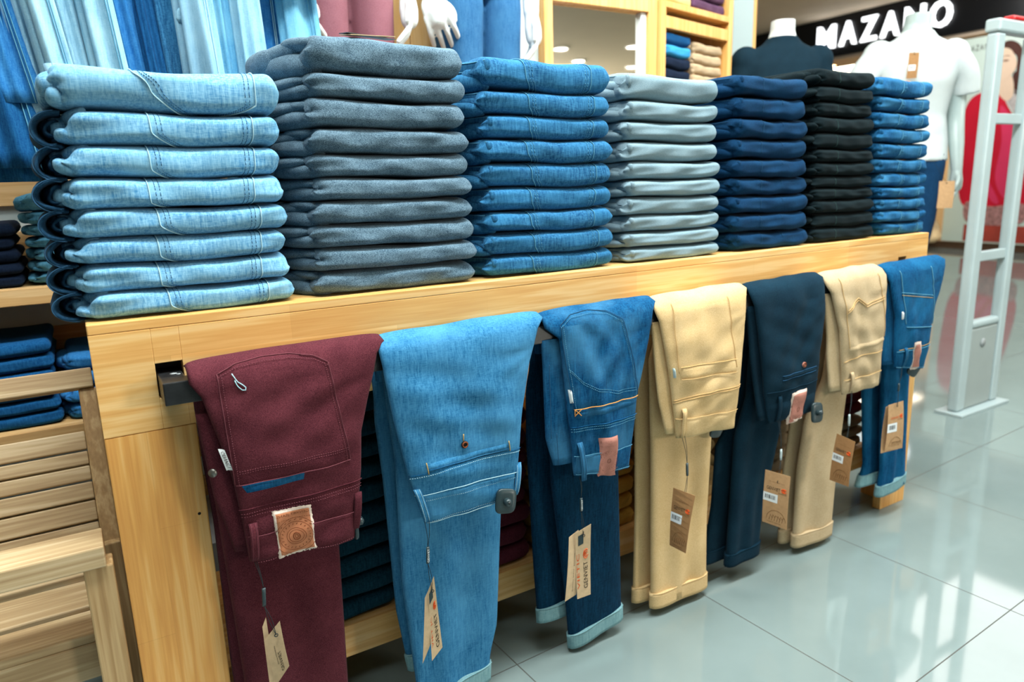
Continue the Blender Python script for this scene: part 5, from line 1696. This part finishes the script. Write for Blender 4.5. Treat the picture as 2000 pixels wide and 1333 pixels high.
def lower_mannequin(label, cx, cy, zf, mat, cmat_name, width, seed, hands, lean=0.0, scale=1.0):
    """mannequin of which legs, hips and hands show; stands on the plinth shelf at height zf"""
    t = thing('mannequin', label, 'mannequin', (cx, cy, zf))
    H = 0.90 * scale          # crotch height
    hw = width / 2
    legs = []
    for s in (-1, 1):
        x = s * hw * 0.50
        legs.append(limb([(x * 1.05, 0.02, 0.05), (x * 1.05, 0.03, 0.25 * H), (x * 1.02, 0.0, 0.50 * H), (x, -0.01, 0.78 * H), (x, 0, H + 0.02)], [0.036, 0.05, 0.055, 0.07, 0.078]))
        legs.append(ellipsoid((x * 1.05, -0.04, 0.032), (0.042, 0.11, 0.03), 0.9, 14, 8))
    torso = loft([((0, 0, H - 0.05), hw * 0.82, 0.085, 0), ((0, 0, H + 0.06), hw * 0.98, 0.105, 0), ((0, 0, H + 0.16), hw * 0.90, 0.098, 0), ((0, 0, H + 0.28), hw * 0.78, 0.085, 0),
                  ((0, 0, H + 0.45), hw * 0.98, 0.105, 0), ((0, 0, H + 0.58), hw * 0.9, 0.08, 0), ((0, 0, H + 0.64), 0.055, 0.055, 0), ((0, 0, H + 0.72), 0.05, 0.05, 0)])
    pieces = legs + [torso]
    for (w, d, side, pn, sx) in hands:
        w = np.array(w) - np.array((cx, cy, zf))
        sh = np.array((sx * (hw * 1.02), 0.0, H + 0.55))
        el = (sh + w) / 2 + np.array((sx * 0.05, 0.03, 0.02))
        pieces.append(limb([sh, el, w], [0.05, 0.042, 0.028]))
        pieces += hand(w, d, side, pn)
    fused('body', pieces, M['mannequin'], t, 0.0042, 3)
    # trousers shell
    pl_ = []
    for s in (-1, 1):
        x = s * hw * 0.52
        pl_.append(loft([((x * 1.03, 0.02, 0.10), 0.072, 0.08, 0), ((x * 1.03, 0.015, 0.35 * H), hw * 0.46, 0.085, 0), ((x * 1.01, 0, 0.62 * H), hw * 0.49, 0.098, 0), ((x, -0.005, 0.88 * H), hw * 0.52, 0.112, 0), ((x, 0, H), hw * 0.50, 0.112, 0)], 26, 0.9))
    pl_.append(loft([((0, 0, H - 0.075), hw * 0.55, 0.085, 0), ((0, 0, H - 0.03), hw * 0.92, 0.112, 0), ((0, 0, H + 0.08), hw * 1.03, 0.120, 0), ((0, 0, H + 0.18), hw * 0.96, 0.112, 0)], 30, 0.85))
    tr = fused('trousers', pl_, mat, t, 0.008, 5)
    nz = snoise(seed, 6, 1, 3, 2)
    tl = []
    for s in (-1, 1):
        tl.append(tube([(s * hw * (0.5 + 0.45 * k), -0.120 + 0.03 * k * k, H + 0.16 - 0.10 * (1 - k) ** 0.5) for k in np.linspace(0, 1, 12)], 0.0016, 5))
    tl.append(tube([(0.004, -0.122, z) for z in np.linspace(H - 0.0, H + 0.18, 10)], 0.002, 5))
    V, F = merge(*tl)
    part('pocket_seam', V, F, M[cmat_name], t)
    return t
PZ = 0.95
bxp = bx('display_plinth', (0.42, 1.62, 0.86, WY - 0.0215, 0.146, PZ), M['slat'], None, 0.003)
tag(bxp, 'pine display block the two trouser mannequins stand on', 'plinth')
lower_mannequin('mannequin in burgundy trousers with white hands, behind the tall grey stack', 0.822, 0.985, PZ, M['t_burgm'], 'th_burg', 0.285, 601,
    [((0.628, 0.90, 1.742), (0.25, -0.1, -1.0), (0.6, -0.5, 0.0), (1, 0, 0), -1), ((1.000, 0.90, 1.757), (0.0, -0.1, -1.0), (-0.3, -0.9, 0.0), (-1, 0, 0), 1)])
lower_mannequin('mannequin in blue jeans with white hands, in front of the white wall', 1.292, 0.985, PZ, M['d_mann'], 'th_blue', 0.285, 602,
    [((1.072, 0.90, 1.762), (0.35, -0.1, -1.0), (0.8, -0.4, 0.0), (1, 0, 0), -1), ((1.462, 0.90, 1.735), (0.05, -0.1, -1.0), (-0.3, -0.9, 0.0), (-1, 0, 0), 1)])

# white mannequin with shirt near the gate; seen from behind
def full_mannequin(label, c, yaw, skin, shirt, jeans, zb, sleeves='short', arm_r=True):
    t = thing('mannequin', label, 'mannequin', (c[0], c[1], 0), yaw)
    H = 0.80
    B = zb
    pcs = []
    for s in (-1, 1):
        x = s * 0.082
        pcs.append(limb([(x * 0.55, 0.0, B + 0.04), (x * 0.62, 0.02, B + 0.22), (x * 0.8, 0.0, B + 0.42), (x, -0.01, B + 0.66), (x, 0, B + H)], [0.036, 0.048, 0.052, 0.070, 0.08]))
        pcs.append(ellipsoid((x * 0.55, -0.05, B + 0.03), (0.04, 0.11, 0.03), 0.9, 14, 8))
    pcs.append(loft([((0, 0, B + H - 0.06), 0.15, 0.10, 0), ((0, 0, B + H + 0.05), 0.165, 0.11, 0), ((0, 0, B + H + 0.20), 0.138, 0.092, 0), ((0, -0.005, B + H + 0.38), 0.168, 0.108, 0),
                     ((0, 0, B + H + 0.50), 0.188, 0.098, 0), ((0, 0.006, B + H + 0.565), 0.150, 0.076, 0), ((0, 0.008, B + H + 0.60), 0.072, 0.060, 0), ((0, 0.008, B + H + 0.65), 0.056, 0.056, 0), ((0, 0.004, B + H + 0.70), 0.054, 0.056, 0)]))
    shz = B + H + 0.515
    for s in (-1, 1):
        sh = np.array((s * 0.185, 0.0, shz))
        el = np.array((s * 0.235, 0.015, shz - 0.30))
        wr = np.array((s * 0.225, -0.055, shz - 0.555))
        pcs.append(limb([sh, (sh + el) / 2 + np.array((s * 0.012, 0.005, 0)), el, (el + wr) / 2, wr], [0.055, 0.047, 0.040, 0.036, 0.026]))
        pcs += hand(wr, (0.02 * -s, -0.12, -1.0), (-s * 0.3, -0.9, 0), (-s, 0, 0), 0.3, 0.3)
    fused('body', pcs, skin, t, 0.0045, 3)
    jl = []
    for s in (-1, 1):
        x = s * 0.085
        jl.append(loft([((x * 0.62, 0.0, B + 0.06), 0.062, 0.07, 0), ((x * 0.72, 0.01, B + 0.30), 0.068, 0.075, 0), ((x * 0.9, 0, B + 0.52), 0.083, 0.09, 0), ((x, 0, B + H - 0.02), 0.092, 0.112, 0), ((x, 0, B + H + 0.04), 0.09, 0.115, 0)], 22, 0.9))
    jl.append(loft([((0, 0, B + H - 0.085), 0.10, 0.09, 0), ((0, 0, B + H - 0.03), 0.165, 0.115, 0), ((0, 0, B + H + 0.06), 0.178, 0.122, 0), ((0, 0, B + H + 0.16), 0.155, 0.108, 0)], 26))
    fused('jeans', jl, jeans, t, 0.009, 5)
    sl = [loft([((0, 0.004, B + H + 0.00), 0.188, 0.132, 0), ((0, 0.0, B + H + 0.10), 0.178, 0.124, 0), ((0, 0, B + H + 0.22), 0.160, 0.112, 0), ((0, -0.005, B + H + 0.38), 0.186, 0.124, 0),
                ((0, 0, B + H + 0.49), 0.205, 0.112, 0), ((0, 0.005, B + H + 0.555), 0.172, 0.090, 0), ((0, 0.008, B + H + 0.592), 0.095, 0.072, 0), ((0, 0.008, B + H + 0.625), 0.066, 0.066, 0)], 32)]
    for s in (-1, 1):
        sh = np.array((s * 0.165, 0.0, shz - 0.005))
        if sleeves == 'short':
            e = np.array((s * 0.262, 0.012, shz - 0.195))
            V, F = tube(catmull([sh, sh * .45 + e * .55 + np.array((s * 0.022, 0, 0.012)), e], 6), np.linspace(0.078, 0.070, 13), 20)
        else:
            e = np.array((s * 0.232, -0.04, shz - 0.52))
            m_ = np.array((s * 0.255, 0.018, shz - 0.28))
            V, F = tube(catmull([sh, m_, e], 8), np.linspace(0.078, 0.046, 17), 20)
        sl.append((V, F))
        sl.append(ellipsoid((s * 0.182, 0.0, shz - 0.004), (0.074, 0.076, 0.074), 1.0, 18, 12))
    fused('shirt', sl, shirt, t, 0.009, 4)
    # round base plate and rod
    if B > 0.02:
        V, F = tube([(0, 0, 0), (0, 0, 0.012)], 0.13, 28)
        part('base_plate', V, F, M['gate'], t)
        V, F = tube([(0.0, 0.02, 0.012), (0, 0.02, B + 0.25)], 0.011, 10)
        part('stand_rod', V, F, M['gate'], t)
    return t
MW = full_mannequin('white mannequin in a white short sleeved shirt and dark jeans, right of the last stack', (3.655, 0.822), -0.55, M['mannequin_grey'], M['shirt_white'], M['d_mannjean'], 0.40)
full_mannequin('headless white mannequin in a dark navy long sleeved top by the pale column', (3.14, 1.20), -0.52, M['mannequin'], M['shirt_navy'], M['d_black'], 0.40, 'long')
hang_tag('price_tag', 'brown tag with white sticker hanging at the white mannequin collar', [[(3.470, 0.745, 1.700), (3.507, 0.717, 1.700), (3.497, 0.715, 1.585), (3.460, 0.743, 1.583)]], [M['card_brown']],
         [(3.560, 0.800, 1.80), (3.585, 0.79, 1.815)], (3.488, 0.729, 1.692), None, [], stickers=[(0, 'rect', 0.08, 0.75, 0.48, 0.70, M['paper']), (0, 'bars', 0.2, 0.6, 0.54, 0.62, M['ink'])], group='tags on the white mannequin')
hang_tag('price_tag', 'plain tan tag hanging at the white mannequin hip by its hand', [[(3.640, 0.640, 1.105), (3.705, 0.600, 1.105), (3.700, 0.598, 0.975), (3.634, 0.638, 0.975)]], [M['card_mid']],
         [(3.665, 0.690, 1.20)], (3.668, 0.619, 1.095), None, [], group='tags on the white mannequin')

# ------------------------------------------------------------------ mirror on the back wall
mr = thing('wall_mirror', 'pine framed mirror on the wall reflecting the ceiling lamps', 'mirror', (1.95, WY - 0.02, 1.3))
fr = [(1.685, 1.735), (2.205, 2.262)]
def mp_(name, spec, mat, bev=0.003):
    return bx(name, tuple(np.array(spec) - np.array((1.95, 1.95, WY - 0.02, WY - 0.02, 1.3, 1.3))), mat, mr, bev)
mp_('frame_stile', (1.660, 1.702, WY - 0.045, WY, 0.7, 1.895), M['frame_wood'])
mp_('frame_stile', (2.190, 2.238, WY - 0.045, WY, 0.7, 1.895), M['frame_wood'])
mp_('frame_rail', (1.7022, 2.1898, WY - 0.045, WY, 1.842, 1.895), M['frame_wood'])
mp_('frame_rail', (1.7022, 2.1898, WY - 0.045, WY, 0.7, 0.755), M['frame_wood'])
mp_('inner_bead', (2.160, 2.1896, WY - 0.03, WY - 0.0055, 0.7552, 1.8418), M['white'])
mg = mp_('mirror_glass', (1.7023, 2.1598, WY - 0.012, WY - 0.004, 0.7553, 1.8417), M['mirror'], 0)

# ------------------------------------------------------------------ pine shelving unit turned towards us
cab = thing('shelving_unit', 'pine shelving unit with folded trousers, between mirror and column', 'shelf', (2.243, 1.118, 0), 0.235)
for nm, sp in (('side_panel', (0.0, 0.034, -0.02, 0.30, 0, 2.42)), ('side_panel', (0.562, 0.596, -0.02, 0.30, 0, 2.42)),
               ('shelf_board', (0.0345, 0.5615, -0.02, 0.30, 1.868, 1.895)), ('cross_rail', (0.0345, 0.5615, -0.015, 0.012, 1.788, 1.838)), ('shelf_board', (0.0345, 0.5615, -0.02, 0.30, 1.46, 1.485)),
               ('shelf_board', (0.0345, 0.5615, -0.02, 0.30, 1.05, 1.075)), ('shelf_board', (0.0345, 0.5615, -0.02, 0.30, 0.60, 0.625)), ('shelf_board', (0.0345, 0.5615, -0.02, 0.30, 2.38, 2.405))):
    bx(nm, sp, M['frame_wood'], cab, 0.003)
bx('back_panel', (0.0345, 0.5615, 0.285, 0.3, 0.63, 2.37), M['wallwhite'], cab, 0)
Rc = Matrix.Rotation(0.235, 3, 'Z')
def cab_stack(vs, ths, x0, x1, z, name, what, cat, group, seed, yoff=0.0):
    p = Rc @ Vector((x0, yoff, 0)) + Vector((2.243, 1.118, 0))
    zz = z + 0.0005
    n = len(ths)
    first = {}
    for i, th in enumerate(ths):
        vi = vs[i % len(vs)]
        lab = '%s, %s of its shelving unit pile' % (what, ordinal(i, n))
        sc_ = ((x1 - x0) / W0, 0.85, th / T0)
        if id(vi) not in first:
            first[id(vi)] = assemble(vi, name, lab, cat, group, (p.x, p.y, zz), sc_, 0.235)
        else:
            copy_thing(first[id(vi)], (p.x, p.y, zz), sc_, lab, 0.235, group)
        zz += th
s_beige = lite_set('cbeige', M['t_beigec'], 2, 351)
s_pur = lite_set('cpurple', M['t_purple'], 2, 361)
s_cnav = lite_set('cnavy', M['d_black'], 2, 371)
s_ccy = lite_set('ccyan', M['d_cyan'], 1, 381)
s_cmid = lite_set('cmid', M['d_rack4'], 1, 391)
s_red = lite_set('cred', M['t_red'], 1, 395)
s_cmus = lite_set('cmustard', M['t_khakil'], 2, 397)
cab_stack(s_cnav, [0.046, 0.05, 0.05, 0.05], 0.055, 0.270, 1.485, 'folded_jeans', 'dark navy jeans under the azure pair', 'jeans', 'dark jeans in the shelving unit', 1)
cab_stack(s_ccy, [0.050], 0.052, 0.272, 1.6815, 'folded_jeans', 'bright azure jeans between dark ones', 'jeans', None, 1)
cab_stack(s_cmid, [0.048], 0.052, 0.270, 1.732, 'folded_jeans', 'deep blue jeans on the azure pair', 'jeans', None, 1)
cab_stack(s_red, [0.046, 0.045], 0.300, 0.545, 1.485, 'folded_trousers', 'red trousers under the beige ones', 'trousers', 'red trousers in the shelving unit', 1)
cab_stack(s_beige, [0.047, 0.046, 0.047, 0.046], 0.296, 0.542, 1.5765, 'folded_trousers', 'beige trousers on the red ones', 'trousers', 'beige trousers in the shelving unit', 1)
cab_stack(s_cmus, [0.05, 0.05, 0.05], 0.045, 0.265, 1.895, 'folded_trousers', 'pale mustard trousers on the upper board', 'trousers', 'mustard trousers in the shelving unit', 1)
cab_stack(s_pur, [0.052, 0.05, 0.05], 0.275, 0.555, 1.895, 'folded_trousers', 'dark purple trousers on the upper board', 'trousers', 'purple trousers in the shelving unit', 1)

# ------------------------------------------------------------------ security gate
gt = thing('security_gate', 'pale grey security gate pedestal standing at the shop entrance', 'security gate', (3.70, 0.41, 0))
def gp(name, spec, mat, bev=0.006):
    sp = spec if isinstance(spec, list) else [spec]
    return bx(name, [(a - 3.70, b - 3.70, c - 0.41, d - 0.41, e, f) for a, b, c, d, e, f in sp], mat, gt, bev)
gp('base_plate', (3.49, 3.935, 0.345, 0.475, 0, 0.012), M['gate'], 0.002)
gp('post', (3.520, 3.592, 0.385, 0.435, 0.0125, 1.735), M['gate'], 0.012)
gp('post', (3.832, 3.898, 0.385, 0.435, 0.0125, 1.735), M['gate'], 0.012)
gp('top_bar', (3.512, 3.906, 0.378, 0.442, 1.7355, 1.790), M['gate'], 0.010)
gp('cross_bar', (3.5925, 3.8315, 0.395, 0.425, 1.355, 1.400), M['gate'], 0.004)
gp('cross_bar', (3.5925, 3.8315, 0.395, 0.425, 0.735, 0.780), M['gate'], 0.004)
gp('lower_panel', (3.5925, 3.8315, 0.390, 0.430, 0.0125, 0.415), M['gate_panel'], 0.010)
gp('panel_cap', (3.5925, 3.8315, 0.386, 0.434, 0.4155, 0.450), M['gate'], 0.012)
V, F = disc((3.70 - 3.70, -0.021, 0.335), (0, -1, 0), 0.022, 24, 0.002)
part('round_badge', V, F, M['plinth'], gt)
gp('alarm_lamp', (3.640, 3.80, 0.385, 0.435, 1.7905, 1.812), M['lamp_red'], 0.008)

# ------------------------------------------------------------------ storefront across the mall
DX = np.array([0.03468132, 0.99939842, 0.0])
P0 = np.array([11.034, 4.101, 0.0])
RZs = math.atan2(DX[1], DX[0]) - PI / 2      # yaw of the facade (local y runs along it)
def fac(name, spec, mat, parent=None, bev=0.003):
    """box in facade frame: (d0,d1,p0,p1,z0,z1), d = away from us, p = along facade"""
    sp = spec if isinstance(spec, list) else [spec]
    V, F = boxes(sp, bev)
    o = part(name, V, F, mat, parent, False)
    if parent is None:
        o.location = tuple(P0)
        o.rotation_euler = (0, 0, RZs)
    return o
sf = fac('wall_right', [(2.4, 2.5, -8, 9, 0, 3.62), (0.02, 0.10, -8, -0.95, 0, 2.93)], M['shopwall'])
structure(sf)
structure(fac('trim_5', (0.0, 2.4, -8, 9, 2.95, 3.0), M['soffit'], None, 0))
structure(fac('trim_6', (-0.02, 0.20, -8, 9, 0, 0.10), M['shop_base'], None, 0.004))
structure(fac('window_1', (0.06, 0.07, 0.66, 9, 0.10, 2.93), M['glass'], None, 0))
sg = thing('shop_sign', 'black fascia sign with white glowing MAZANO letters across the mall', 'sign', tuple(P0), RZs)
fac('fascia', (-0.05, 0.30, -8, 9, 3.0, 3.619), M['fascia'], sg, 0.004)
# raised glowing letters
x = 2.80
for ch, w in (('M', 0.42), ('A', 0.38), ('Z', 0.34), ('A', 0.38), ('N', 0.38), ('O', 0.40)):
    TV, TF, _ = text_vf(ch, 1.0, 0.014)
    h = 0.36
    zb = 3.135 if ch != 'O' else 3.125
    V2, F2 = [], []
    for d in (-0.11, -0.055):
        V2 += [(d, x - w * 0.78 * u, zb + h * v) for u, v in TV]
    n = len(TV)
    F2 = [tuple(f) for f in TF] + [tuple(i + n for i in f)[::-1] for f in TF]
    # side walls along boundary edges
    from collections import Counter
    ec = Counter()
    for f in TF:
        for i in range(len(f)):
            ec[tuple(sorted((f[i], f[(i + 1) % len(f)])))] += 1
    for f in TF:
        for i in range(len(f)):
            a, b = f[i], f[(i + 1) % len(f)]
            if ec[tuple(sorted((a, b)))] == 1:
                F2.append((a, b, b + n, a + n))
    part('letter', V2, F2, M['sign_glow'], sg, False)
    x -= w
# mullion and interior lamps
for p in (2.66, 6.0):
    structure(fac('trim_7', (0.03, 0.10, p - 0.04, p + 0.04, 0.10, 2.95), M['fascia'], None, 0.003))
for lab, d, p, z in (('warm round downlight in the shop across the mall, left of the mullion', 0.5, 2.90, 2.948), ('downlight over the poster across the mall', 0.6, 0.40, 2.948)):
    lt = thing('downlight', lab, 'lamp', tuple(P0 + np.array((d, DX[1] * p, z))))
    V, F = tube([(0, 0, -0.012), (0, 0, 0)], 0.13, 24)
    part('trim_ring', V, F, M['brass_warm'], lt)
    V, F = tube([(0, 0, -0.016), (0, 0, -0.0125)], 0.10, 24)
    part('lens', V, F, M['lamp_warm'], lt)
# poster
po = thing('poster', 'large shop poster of a woman in a red coat with dark tied hair', 'poster', tuple(P0), RZs)
def flat(name, poly, mat, lift):
    V = [(-0.055 - lift, p, z) for p, z in poly]
    o = part(name, V, [tuple(range(len(poly)))], mat, po, False)
    return o
fac('panel', (-0.052, -0.024, -1.35, 0.44, 0.11, 2.90), M['poster_bg'], po, 0.001)
def smooth_poly(pts, n=6):
    P = np.array(list(pts) + list(pts[:3]), float)
    return [tuple(q) for q in catmull(P, n)[n:n + len(pts) * n]]
flat('printed_coat', smooth_poly([(0.20, 0.66), (0.30, 1.30), (0.31, 1.78), (0.26, 2.02), (0.17, 2.13), (0.03, 2.18), (-0.07, 2.24), (-0.19, 2.10), (-0.34, 1.85), (-0.50, 1.66), (-0.62, 1.32), (-0.66, 0.64), (-0.2, 0.60)]), M['poster_red'], 0.002)
flat('printed_fold', smooth_poly([(-0.18, 1.95), (-0.25, 1.5), (-0.22, 1.0), (-0.40, 0.72), (-0.50, 1.1), (-0.42, 1.6), (-0.30, 1.85)]), M['poster_pink'], 0.003)
flat('printed_fold', smooth_poly([(0.02, 1.2), (-0.05, 0.95), (-0.2, 0.70), (-0.3, 0.68), (-0.15, 0.95)]), M['poster_pink'], 0.003)
flat('printed_scarf', smooth_poly([(-0.17, 2.14), (-0.33, 2.16), (-0.47, 2.02), (-0.50, 1.72), (-0.40, 1.80), (-0.28, 1.98)]), M['poster_grey'], 0.004)
flat('printed_neck', smooth_poly([(-0.11, 2.36), (-0.28, 2.34), (-0.33, 2.10), (-0.24, 2.02), (-0.10, 2.20)]), M['poster_skin'], 0.005)
flat('printed_hair', smooth_poly([(-0.02, 2.66), (-0.10, 2.76), (-0.22, 2.79), (-0.34, 2.72), (-0.40, 2.58), (-0.40, 2.40), (-0.34, 2.36), (-0.30, 2.60)]), M['poster_hair'], 0.006)
flat('printed_ponytail', smooth_poly([(-0.30, 2.36), (-0.40, 2.38), (-0.43, 2.20), (-0.38, 2.08), (-0.31, 2.16)]), M['poster_hair'], 0.004)
flat('printed_face', smooth_poly([(-0.03, 2.66), (-0.12, 2.71), (-0.24, 2.67), (-0.315, 2.54), (-0.33, 2.44), (-0.27, 2.34), (-0.17, 2.27), (-0.10, 2.28), (-0.04, 2.38), (-0.015, 2.52)]), M['poster_skin'], 0.008)
flat('printed_lips', smooth_poly([(-0.075, 2.385), (-0.105, 2.398), (-0.15, 2.388), (-0.115, 2.365)]), M['poster_lips'], 0.010)
for pts in ([(-0.035, 2.535), (-0.06, 2.545), (-0.085, 2.530), (-0.06, 2.522)], [(-0.15, 2.540), (-0.19, 2.555), (-0.235, 2.535), (-0.19, 2.525)]):
    flat('printed_eye', smooth_poly(pts), M['poster_brow'], 0.010)
for pts in ([(-0.028, 2.580), (-0.06, 2.592), (-0.095, 2.582), (-0.06, 2.583)], [(-0.145, 2.59), (-0.20, 2.607), (-0.25, 2.585), (-0.2, 2.595)]):
    flat('printed_brow', smooth_poly(pts), M['poster_brow'], 0.010)
flat('printed_nose', smooth_poly([(-0.085, 2.47), (-0.10, 2.44), (-0.125, 2.435), (-0.10, 2.445)]), M['poster_shade'], 0.010)
flat('printed_skirt', smooth_poly([(0.13, 0.68), (0.10, 0.40), (-0.35, 0.36), (-0.64, 0.42), (-0.62, 0.66), (-0.2, 0.62)]), M['poster_skirt'], 0.0035)
flat('printed_seat', [(0.13, 0.36), (0.13, 0.13), (-1.2, 0.13), (-1.2, 0.36)], M['poster_rust'], 0.0015)
TV, TF, _ = text_vf('MAZANO', 1.35)
part('lettering', [(-0.0575, 0.345 - 0.36 * u, 2.725 + 0.075 * v) for u, v in TV], TF, M['ink'], po, False)
# gold and white gown standing left of the poster
n3 = snoise(77, 8, 2, 6, 2)
V, F = [], []
NG = 40
prof = [(0.0, 0.30), (0.10, 0.33), (0.25, 0.30), (0.45, 0.22), (0.70, 0.15), (0.95, 0.11), (1.2, 0.13), (1.45, 0.15), (1.60, 0.12), (1.68, 0.05)]
zz_ = np.linspace(0, 1.68, 40)
for z in zz_:
    r = np.interp(z, [p[0] for p in prof], [p[1] for p in prof])
    for k in range(NG):
        th = 2 * PI * k / NG
        rr = r * (1 + 0.14 * n3(th * 2.0 * 1.0 + 0.0, z * 7) * (1.2 - z / 1.9))
        V.append((rr * math.cos(th), rr * math.sin(th), z))
for i in range(len(zz_) - 1):
    for k in range(NG):
        k2 = (k + 1) % NG
        F.append((i * NG + k, i * NG + k2, (i + 1) * NG + k2, (i + 1) * NG + k))
F.append(tuple(range(NG))[::-1]); F.append(tuple((len(zz_) - 1) * NG + k for k in range(NG)))
gw = thing('gown', 'gold and cream ruffled gown standing left of the red coat poster', 'gown', (10.55, 4.101 + 0.62, 0.0))
V, F = merge((V, F))
part('dress', [(v[0], v[1], v[2] + 0.12) for v in V], F, M['gown'], gw)
V, F = tube([(0, 0, 0), (0, 0, 0.015), (0, 0, 0.016), (0, 0, 0.16)], [0.2, 0.2, 0.02, 0.02], 20)
part('stand', V, F, M['shop_base'], gw)

# store ceiling downlights (seen in the mirror)
for i, (x_, y_) in enumerate(((9.66, -9.42), (9.67, -7.66), (8.46, -8.36), (11.37, -9.68), (7.0, -7.4), (11.2, -8.0))):
    lt = thing('downlight', 'round ceiling downlight reflected in the mirror', 'lamp', (x_, y_, 3.6195), 0, 'ceiling downlights over the shop floor')
    V, F = tube([(0, 0, -0.02), (0, 0, 0)], 0.16, 24)
    part('trim_ring', V, F, M['white'], lt)
    V, F = tube([(0, 0, -0.024), (0, 0, -0.0205)], 0.125, 24)
    part('lens', V, F, M['lamp_white'], lt)

# ------------------------------------------------------------------ light
def area(name, loc, size, power, color=(1, 1, 1), target=None, sy=None):
    l = bpy.data.lights.new(name, 'AREA')
    l.energy = power
    l.color = color
    l.shape = 'RECTANGLE'
    l.size = size
    l.size_y = sy or size
    o = bpy.data.objects.new(name, l)
    link(o)
    o.location = loc
    if target is not None:
        d = Vector(target) - Vector(loc)
        o.rotation_euler = d.to_track_quat('-Z', 'Y').to_euler()
    return o
COOL = (0.93, 1.0, 0.99)
area('ceiling_panel_front', (1.1, -0.64, 3.5), 3.4, 128, COOL, (1.1, -0.50, 0.0), 0.4)
area('ceiling_panel_entrance', (4.2, -1.4, 3.5), 1.4, 80, COOL, (2.4, 0.0, 0.4), 1.2)
area('ceiling_panel_behind', (-0.1, -1.9, 3.5), 1.6, 9, COOL, (0.3, 0.1, 1.1), 0.8)
area('ceiling_panel_wall', (0.9, 0.25, 3.5), 2.6, 40, (1.0, 0.98, 0.94), (0.9, 1.1, 1.2), 0.5)
area('ceiling_panel_mall', (7.0, 1.0, 3.5), 3.0, 66, (1.0, 0.98, 0.95), (7.0, 1.0, 0), 3.0)
area('added_far_fill', (10.0, -13.0, 3.5), 3.0, 1000, (1.0, 0.93, 0.80), (10.0, -10.0, 0), 3.0)  # added fill, its floor bounce brightens the ceiling reflected in the mirror
area('poster_light', (9.6, 3.9, 3.3), 0.6, 22, (1, 1, 1), (11.0, 3.9, 1.4), 1.6)
area('shop_interior_light', (12.2, 7.0, 2.9), 1.2, 60, (1.0, 0.85, 0.65), (12.2, 7.0, 0), 3.0)

w = bpy.data.worlds.new('world')
scene.world = w
w.use_nodes = True
w.node_tree.nodes['Background'].inputs['Color'].default_value = (0.86, 0.95, 1.0, 1)
w.node_tree.nodes['Background'].inputs['Strength'].default_value = 0.06

scene.view_settings.view_transform = 'Standard'
scene.view_settings.look = 'None'
scene.view_settings.exposure = 0.8
scene.view_settings.gamma = 1.0
scene.view_settings.use_curve_mapping = False
